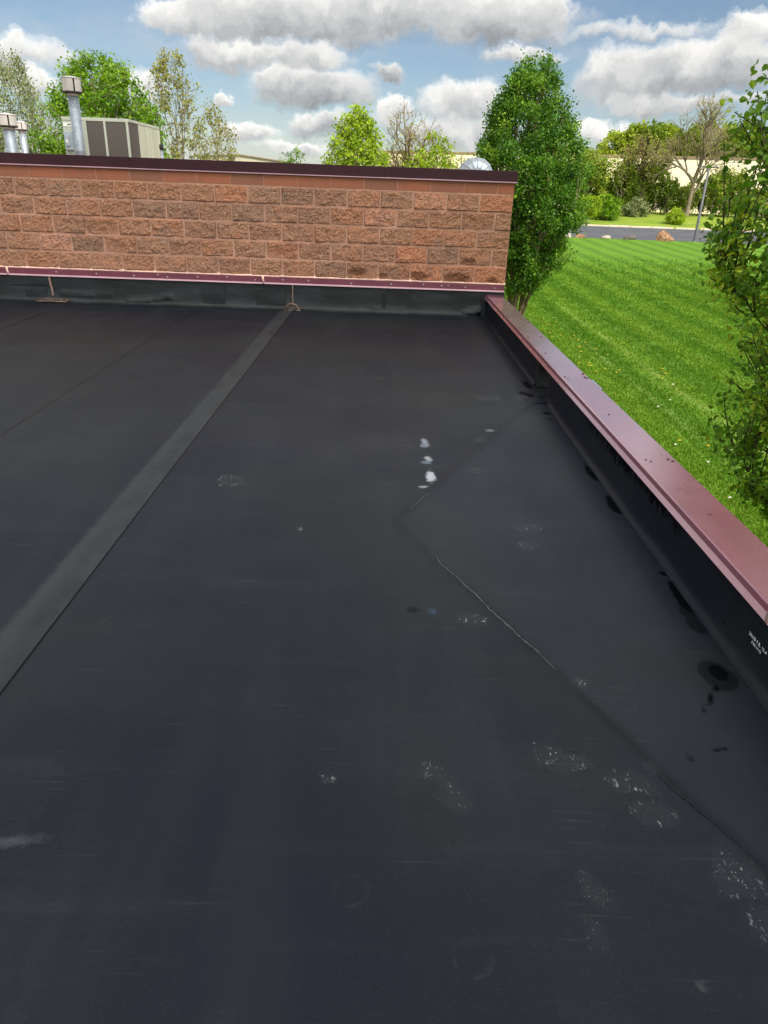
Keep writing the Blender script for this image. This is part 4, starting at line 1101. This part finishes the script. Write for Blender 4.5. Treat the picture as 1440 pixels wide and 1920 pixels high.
def bare_tree(name, label, cat, base, Ht, tr, barkmat, leafmat, seed, leaves=3000, leaf=.25, spread=.55, depth=5, minr=.02, group=None, lean=(0, 0), cr=.4, split_at=.22, upw=.07, nb=3, stems=1, shrink=.72):
    rng = np.random.default_rng(seed); e = empty(name, base, label, cat, group)
    polys = []; tips = []
    def grow(p, d, L, r, lev):
        n = 6; P = [p]; dd = d.copy()
        for i in range(n - 1):
            dd = dd + rng.normal(0, .10 if lev else .025, 3) + np.array([0, 0, upw * .25]); dd /= np.linalg.norm(dd); P.append(P[-1] + dd * L / (n - 1))
        P = np.array(P); polys.append((P, np.linspace(r, max(minr * .6, r * .58), n), 7 if lev < 2 else 4 if lev < 4 else 3))
        if lev >= depth: tips.append(P[2:]); return
        if lev >= depth - 1: tips.append(P[3:])
        k = nb if lev else nb + 1
        a0 = rng.uniform(0, 6.28)
        for i in range(k):
            ax = np.cross(dd, np.array([.3, .2, 1.0]) + rng.normal(0, .1, 3)); ax /= np.linalg.norm(ax)
            th = a0 + i * 2 * math.pi / k + rng.normal(0, .3); bx = np.cross(dd, ax)
            sp_ = spread * rng.uniform(.6, 1.3) * (.35 if i == 0 else 1)
            nd = dd * math.cos(sp_) + (ax * math.cos(th) + bx * math.sin(th)) * math.sin(sp_) + np.array([0, 0, upw]); nd /= np.linalg.norm(nd)
            j = rng.integers(3, 6) if i else 5
            grow(P[j], nd, L * shrink * rng.uniform(.75, 1.15), max(minr, r * (.62 if i else .72)), lev + 1)
    tot = sum(shrink ** k for k in range(depth + 1))
    for s in range(stems):
        dn = np.array([lean[0] + rng.normal(0, .12) * (stems > 1), lean[1] + rng.normal(0, .12) * (stems > 1), 1.0]); dn /= np.linalg.norm(dn)
        grow(np.array([rng.normal(0, .2) * (stems > 1), rng.normal(0, .2) * (stems > 1), -.2]), dn, Ht / tot * 1.12 * (1 if s == 0 else rng.uniform(.7, 1)), tr, 0)
    tubes('trunk', polys, barkmat, e)
    tp = np.concatenate(tips); idx = rng.integers(0, len(tp), leaves)
    link('crown', leaf_mesh('crown', tp[idx] + rng.normal(0, cr, (leaves, 3)), leaf, rng, tint=np.clip(rng.normal(.5, .25, leaves), 0, 1)), leafmat, e)
    return e

# pear tree beside the corner of the block wall
tree('pear_tree', 'tall dense egg-shaped green pear tree beside the right end of the block wall', 'tree', (4.55, 26.0, gz(4.55, 26)), 9.1,
     [(.20, .35), (.26, 1.0), (.38, 1.65), (.52, 2.0), (.66, 1.9), (.80, 1.55), (.90, 1.10), (.96, .65), (1.0, .2)], .23, .16, M['leaf_pear'], M['bark'], 3,
     stems=4, nlimb=50, nclump=540, leaves=98000, leaf=.068, cr=.135, inner=.14, lump=.22, rise=.30, spread=.055)
# pear tree close to the camera
tree('pear_tree', 'near pear tree with glossy leaves and dark twigs at the right edge of the view', 'tree', (4.62, 6.4, gz(4.6, 6.4)), 7.2,
     [(.33, .75), (.37, 1.25), (.42, 1.50), (.50, 1.40), (.56, 1.42), (.62, 1.68), (.70, 1.78), (.78, 1.90), (.83, 1.86), (.90, 1.6), (1.0, .8)], .31, .085, M['leaf_near'], M['bark_dark'], 8,
     stems=3, nlimb=50, nclump=1050, leaves=44000, leaf=.055, cr=.08, shape='pear', inner=.20, lump=.12, rise=.16, twig_up=.5, along=.25, width=.40, upb=.3, limb_r=.30, droop=.35)
# trees beyond the building, left
tree('upright_tree', 'broad bright green tree with many upright shoots behind the rooftop unit', 'tree', (-16.0, 45.0, gz(-16, 45)), 11.1,
     [(.25, 2.2), (.45, 3.5), (.60, 3.6), (.74, 3.3), (.86, 2.7), (.94, 1.9), (1.0, 1.2)], .22, .22, M['leaf_green'], M['bark_grey'], 21, stems=5, nlimb=60, nclump=900, leaves=42000, leaf=.13, cr=.17, rise=.40, twig_up=.9, along=.1, inner=.1, lump=.25)
tree('birch_tree', 'thin see-through pale birch with sparse yellowish leaves, right of the bright green tree', 'tree', (-13.35, 50.0, gz(-13, 50)), 12.0,
     [(.3, 1.3), (.5, 2.3), (.7, 2.2), (.85, 1.7), (.95, 1.1), (1.0, .5)], .25, .11, M['leaf_olive'], M['bark_grey'], 31, stems=2, nlimb=44, nclump=330, leaves=5200, leaf=.13, cr=.16, rise=.35, twig_up=.8, along=.2, inner=.15, lump=.3, spread=.15)
tree('birch_tree', 'lower sparse pale birch between the taller birch and the beige shed', 'tree', (-11.35, 52.0, gz(-11, 52)), 9.6,
     [(.3, 1.0), (.5, 1.6), (.7, 1.45), (.85, 1.1), (1.0, .4)], .25, .09, M['leaf_olive'], M['bark_grey'], 37, stems=3, nlimb=34, nclump=240, leaves=3000, leaf=.13, cr=.16, rise=.35, twig_up=.8, along=.2, inner=.15, lump=.3, spread=.2)
tree('willow_tree', 'sparse greyish tree with thin upright stems at the far left behind the flue pipes', 'tree', (-25.6, 55.0, gz(-25, 55)), 12.3,
     [(.2, 1.6), (.4, 3.0), (.6, 3.2), (.8, 2.4), (.92, 1.6), (1.0, .7)], .2, .12, M['leaf_sage'], M['bark_grey'], 41, stems=6, nlimb=70, nclump=520, leaves=11000, leaf=.13, cr=.2, rise=.45, twig_up=.95, along=.1, inner=.1, lump=.3, spread=.35)
tree('sapling', 'thin small leafy treetop just peeking over the coping, left of the lime green tree', 'tree', (-8.4, 70.0, gz(-8, 70)), 7.3,
     [(.5, .8), (.8, 1.3), (.92, .9), (1.0, .2)], .45, .06, M['leaf_green'], M['bark_grey'], 43, nlimb=18, nclump=60, leaves=1500, leaf=.15, cr=.16, lump=.4)
tree('lime_tree', 'bright lime green pyramid-shaped tree above the middle of the wall coping', 'tree', (-3.6, 90.0, gz(-3.6, 90)), 12.2,
     [(.2, 3.6), (.40, 4.0), (.55, 3.5), (.68, 2.8), (.80, 2.25), (.90, 1.6), (.96, .9), (1.0, .3)], .18, .22, M['leaf_yellow'], M['bark_grey'], 47, nlimb=60, nclump=520, leaves=15000, leaf=.25, cr=.28, inner=.15, lump=.25)
bare_tree('bare_tree', 'mostly bare grey-brown tree just right of the lime green pyramid tree', 'tree', (2.4, 97.0, gz(2, 97)), 11.6, .20, M['bark_brown'], M['leaf_olive'], 53, leaves=3000, leaf=.20, spread=.60, depth=5, minr=.024, stems=4)
tree('weeping_tree', 'yellow-green airy tree in front of the cream wall, right of the bare grey-brown tree', 'tree', (5.4, 93.0, gz(5, 93)), 9.9,
     [(.2, 2.6), (.45, 3.4), (.65, 3.0), (.85, 2.0), (1.0, .6)], .18, .17, M['leaf_yellow'], M['bark_brown'], 59, stems=3, nlimb=40, nclump=300, leaves=4600, leaf=.26, cr=.34, inner=.12, lump=.35, spread=.2)
bare_tree('bare_tree', 'thin sparse sapling with olive tips between the airy yellow-green tree and the vent hood', 'tree', (9.2, 95.0, gz(9, 95)), 7.6, .10, M['bark_brown'], M['leaf_olive'], 61, leaves=1400, leaf=.22, spread=.5, depth=4, minr=.025, stems=4)
# trees on the right, beyond the road
bare_tree('bare_tree', 'largest bare spreading tree, its fine twig crown rising above the warehouse roof', 'tree', (46.6, 120.0, gz(46, 120)), 16.4, .40, M['bark_grey'], M['leaf_olive'], 67, leaves=3600, leaf=.15, spread=.60, shrink=.77, depth=6, minr=.015, cr=.3, nb=3)
bare_tree('bare_tree', 'dark crooked bare tree leaning right, left of the largest bare tree', 'tree', (36.6, 125.0, gz(36, 125)), 11.0, .34, M['bark_dark'], M['leaf_olive'], 71, leaves=1400, leaf=.22, spread=.55, depth=5, minr=.03, lean=(.42, 0), nb=3)
bare_tree('bare_tree', 'slim straight bare tree standing directly left of the largest bare tree', 'tree', (42.3, 127.0, gz(42, 127)), 11.4, .24, M['bark_brown'], M['leaf_olive'], 73, leaves=700, leaf=.22, spread=.52, depth=5, minr=.028, nb=3)
bare_tree('bare_tree', 'pale thin many-stemmed tree with olive haze next to the dense pear tree', 'tree', (31.5, 124.0, gz(31, 124)), 9.8, .16, M['bark_grey'], M['leaf_thicket'], 79, leaves=5200, leaf=.26, spread=.38, depth=5, minr=.028, stems=5, nb=2, cr=.45)
bare_tree('bare_tree', 'sparse brushy tree behind the street lamp in front of the cream wall', 'tree', (54.5, 124.0, gz(54, 124)), 7.6, .14, M['bark_grey'], M['leaf_thicket'], 83, leaves=3600, leaf=.25, spread=.45, depth=4, minr=.028, stems=4, nb=3, cr=.45)
tree('young_tree', 'small bright yellow-green round-headed tree on the grass just behind the road', 'tree', (27.2, 104.5, gz(27, 104)), 3.6,
     [(.30, .9), (.5, 1.75), (.7, 1.8), (.88, 1.2), (1.0, .3)], .28, .07, M['leaf_yellow'], M['bark_brown'], 89, stems=3, nlimb=22, nclump=120, leaves=4200, leaf=.19, cr=.18, lump=.3)
tree('shrub', 'bright green rounded shrub right behind the small round-headed tree', 'shrub', (31.6, 112.0, gz(31.6, 112)), 3.3,
     [(.0, 1.6), (.3, 2.4), (.6, 2.1), (.85, 1.3), (1.0, .3)], .05, .06, M['leaf_green'], M['bark_brown'], 97, stems=4, nlimb=24, nclump=160, leaves=6500, leaf=.22, cr=.22, lump=.3)
tree('shrub', 'pale grey-green shrub below the dark crooked bare tree', 'shrub', (37.6, 117.0, gz(37, 117)), 2.6,
     [(.0, 1.5), (.3, 1.9), (.6, 1.6), (1.0, .3)], .05, .06, M['leaf_sage'], M['bark_brown'], 101, stems=4, nlimb=18, nclump=110, leaves=3600, leaf=.2, cr=.2, lump=.3)
tree('shrub', 'low yellow-green shrub alone on the grass in front of the largest bare tree', 'shrub', (40.8, 109.0, gz(40.8, 109)), 2.2,
     [(.0, 1.0), (.3, 1.5), (.6, 1.3), (1.0, .3)], .05, .05, M['leaf_yellow'], M['bark_brown'], 103, stems=4, nlimb=16, nclump=90, leaves=2600, leaf=.19, cr=.17, lump=.35)

def clump_mass(name, specs, leafmat, seed, leaf, label):
    """undergrowth or far woodland that reads as one mass"""
    rng = np.random.default_rng(seed); C = []; T = []
    for (x, y, z, rx_, ry_, rz_, n, tint) in specs:
        K = max(6, n // 55)
        d = unit(rng.normal(size=(K, 3))) * (rng.random((K, 1)) ** .28); d[:, 2] = np.where(d[:, 2] < -.5, -d[:, 2], d[:, 2])
        ctr = np.array([x, y, z]) + d * np.array([rx_, ry_, rz_]) * (1 + rng.normal(0, .12, (K, 1)))
        idx = rng.integers(0, K, n)
        C.append(ctr[idx] + rng.normal(0, 1, (n, 3)) * np.array([rx_, ry_, rz_]) * .115)
        tt = rng.normal(0, .13, K); T.append(np.clip(tint + tt[idx] + rng.normal(0, .15, n), 0, 1))
    o = link(name, leaf_mesh(name, np.concatenate(C), leaf, rng, tint=np.concatenate(T)), leafmat)
    return tag(o, label, 'undergrowth' if 'thicket' in name else 'woodland', None, 'stuff')
rt = random.Random(5); sp_ = []
for i in range(120):
    x = 24 + 56 * (i + rt.random()) / 120; y = 124 + rt.uniform(-3, 5)
    hgt = (4.1 + 1.2 * math.sin(x * .5) + rt.uniform(-.6, 1.0)) * (1.15 if x < 44 else .85)
    sp_.append((x, y, gz(x, y) + hgt * .55, rt.uniform(1.6, 2.6), 1.7, hgt * rt.uniform(.6, .85), int(520 * hgt / 2.6), rt.choice([.08, .2, .35, .5, .62, .78])))
clump_mass('thicket', sp_, M['leaf_thicket'], 7, .30, 'dense mixed green undergrowth in front of the cream warehouse')
sp_ = []
for i in range(64):
    x = 38 + 74 * (i + rt.random()) / 64; y = 192 + rt.uniform(-8, 14) - (x - 50) * .25
    top = 13.6 + 3.2 * math.exp(-((x - 70) / 20) ** 2) + rt.uniform(-1.4, 1.0) - (2.6 if x < 52 else 0)
    sp_.append((x, y, top - 5.0, rt.uniform(3.6, 5.2), 3.5, 5.0, 1500, rt.choice([.15, .35, .5, .6, .8])))
clump_mass('woodland', sp_, M['leaf_wood'], 8, .62, 'bright green wooded rise beyond the warehouse roof')
# bare twigs and stems standing in the thicket belong to it: one mass of brush
rng = np.random.default_rng(77); polys = []
for i in range(170):
    x = rng.uniform(26, 76); y = rng.uniform(120.5, 128); h = rng.uniform(2.0, 5.2); ln = rng.normal(0, .22)
    u = np.linspace(0, 1, 5)
    polys.append((np.stack([x + ln * h * u + .15 * np.sin(u * 5 + i), y + 0 * u, gz(x, y) + h * u], 1), np.linspace(.05, .02, 5), 3))
    for k in range(3):
        j = rng.integers(1, 4); p = polys[-1 - k][0][j]; L = rng.uniform(.6, 1.6); a = rng.normal(0, .6)
        polys.append((np.stack([p[0] + a * L * u, p[1] + .1 * u, p[2] + L * u], 1), np.linspace(.028, .015, 5), 3))
tag(tubes('brush', polys, M['bark_grey'], None), 'tangle of bare grey-brown stems standing in the green undergrowth', 'undergrowth', None, 'stuff')

# ------------------------------------------------------------------ grass blades on the near lawn
rng = np.random.default_rng(5); N = 360000
y = 4 + 58 * rng.random(N * 2) ** 1.45; x = 1.7 + (y * .62 + 1.5) * rng.random(N * 2)
pn = np.sin(x * 2.3 + np.sin(y * 1.7) * 1.3) * np.sin(y * 1.9 + np.sin(x * 2.9)) * .5 + .5
wob = .28 * np.sin(.09 * y + 1.0) + .05 * np.sin(.53 * y + x)
stripe = np.sin((x + wob) * 2 * math.pi / 2.1)
trk = .55 * np.clip((.34 - np.abs(stripe)) / .29, 0, 1) * (np.sin(x * 1.3 + y * .7) * .4 + .6)
for (x0, w_, f_) in [(7.68, .18, .5), (8.78, .25, .65), (9.9, .16, .4), (11.3, .16, .4), (12.6, .14, .3)]:
    trk = np.maximum(trk, f_ * np.exp(-((x + wob * .6 - x0) / w_) ** 2))
keep = rng.random(N * 2) < (.35 + .65 * pn) * (1 - trk * ((y < 38) & (y > 9))) * np.clip((62 - y) / 22, .05, 1)
x = x[keep][:N]; y = y[keep][:N]; stripe = stripe[keep][:N]; N = len(x)
z = ground(x, y)
h = (.030 + .028 * rng.random(N)) * (1 + y / 60); w = (.006 + .004 * rng.random(N)) * (1 + y / 16)
a = rng.uniform(0, 6.28, N); ln = rng.normal(0, .45, (N, 2))
dx = np.cos(a) * w; dy = np.sin(a) * w
V = np.stack([np.stack([x - dx, y - dy, z], 1), np.stack([x + dx, y + dy, z], 1), np.stack([x + ln[:, 0] * h, y + ln[:, 1] * h, z + h], 1)], 1).reshape(-1, 3)
o = link('grass', np_mesh('grass', V, np.arange(N * 3).reshape(N, 3), np.clip(rng.normal(.42, .22, N) + .16 * stripe, 0, 1)), M['grass'])
tag(o, 'short mown green grass blades on the lawn below the parapet', 'grass', None, 'stuff')

# ------------------------------------------------------------------ dandelions in the lawn
def flower(name, mat, r, hgt, loc, label, cat, group, seed):
    rng = np.random.default_rng(seed); e = empty(name, loc, label, cat, group)
    C = np.array([0, 0, hgt]) + rng.normal(0, 1, (46, 3)) * np.array([r, r, r * .4]) * .45
    link('flower_head', leaf_mesh('flower_head', C, r * 1.0, rng, upb=1.5), mat, e)
    tubes('stem', [(np.array([[0, 0, -.01], [.004, 0, hgt * .5], [0, 0, hgt]]), np.array([.004, .0035, .003]), 5)], M['grass'], e)
    return e
yel = flower('dandelion', M['petal'], .027, .07, (6.6, 28.1, gz(6.6, 28.1)), 'yellow dandelion flower in the lawn beside the parapet', 'flower', 'yellow dandelions in the lawn', 1)
wht = flower('dandelion', M['fluff'], .026, .09, (7.0, 14.2, gz(7, 14.2)), 'white dandelion clock in the near lawn', 'flower', 'white dandelion clocks in the lawn', 2)
def copy_thing(src, loc):
    r = src.copy(); COL.objects.link(r); r.location = loc
    for ch in src.children:
        c = ch.copy(); COL.objects.link(c); c.parent = r
    return r
rf = random.Random(12)
for i in range(30):
    yy = rf.uniform(22, 33) if i < 26 else rf.uniform(14, 22); xx = 6.55 + rf.uniform(-.1, .9) + (rf.random() ** 3) * 2
    copy_thing(yel, (xx, yy, gz(xx, yy)))
for i in range(10):
    yy = rf.uniform(9.5, 21); xx = 6.35 + yy * .02 + rf.uniform(0, 1.9)
    copy_thing(wht, (xx, yy, gz(xx, yy)))

# ------------------------------------------------------------------ unseen cloud mesh, added and shaped to shade only the roof and block wall
bm = bmesh.new(); rc_ = random.Random(3)
Hc = 120.0; off = SUN * (Hc / SUN.z)
for i in range(70):
    s = rc_.uniform(4.0, 7.5); bx = min(rc_.uniform(-20, 4), 2.1 - s * .98); by = min(rc_.uniform(-22, 14), 14.5 - s)
    bmesh.ops.create_icosphere(bm, subdivisions=3, radius=1.0, matrix=Matrix.Translation((bx + off.x, by + off.y, Hc + rc_.uniform(0, 4))) @ Matrix.Diagonal((s, s, s * .55, 1)))
for i in range(36):
    by = -20 + (i % 12) * 2.7; gx_ = -6.2 * (i // 12)
    bmesh.ops.create_icosphere(bm, subdivisions=3, radius=1.0, matrix=Matrix.Translation((-2.1 + gx_ + off.x, by + off.y, Hc)) @ Matrix.Diagonal((4.2, 4.2, 2.4, 1)))
for v in bm.verts:
    v.co += Vector((mnoise.noise(v.co * .15), mnoise.noise(v.co * .15 + Vector((9, 0, 0))), mnoise.noise(v.co * .15 + Vector((0, 9, 0))))) * .8
me = bpy.data.meshes.new('unseen_shade_cloud'); bm.to_mesh(me); bm.free(); me.polygons.foreach_set('use_smooth', [True] * len(me.polygons))
tag(link('unseen_shade_cloud', me, M['unseen_shade_cloud']), kind='structure')
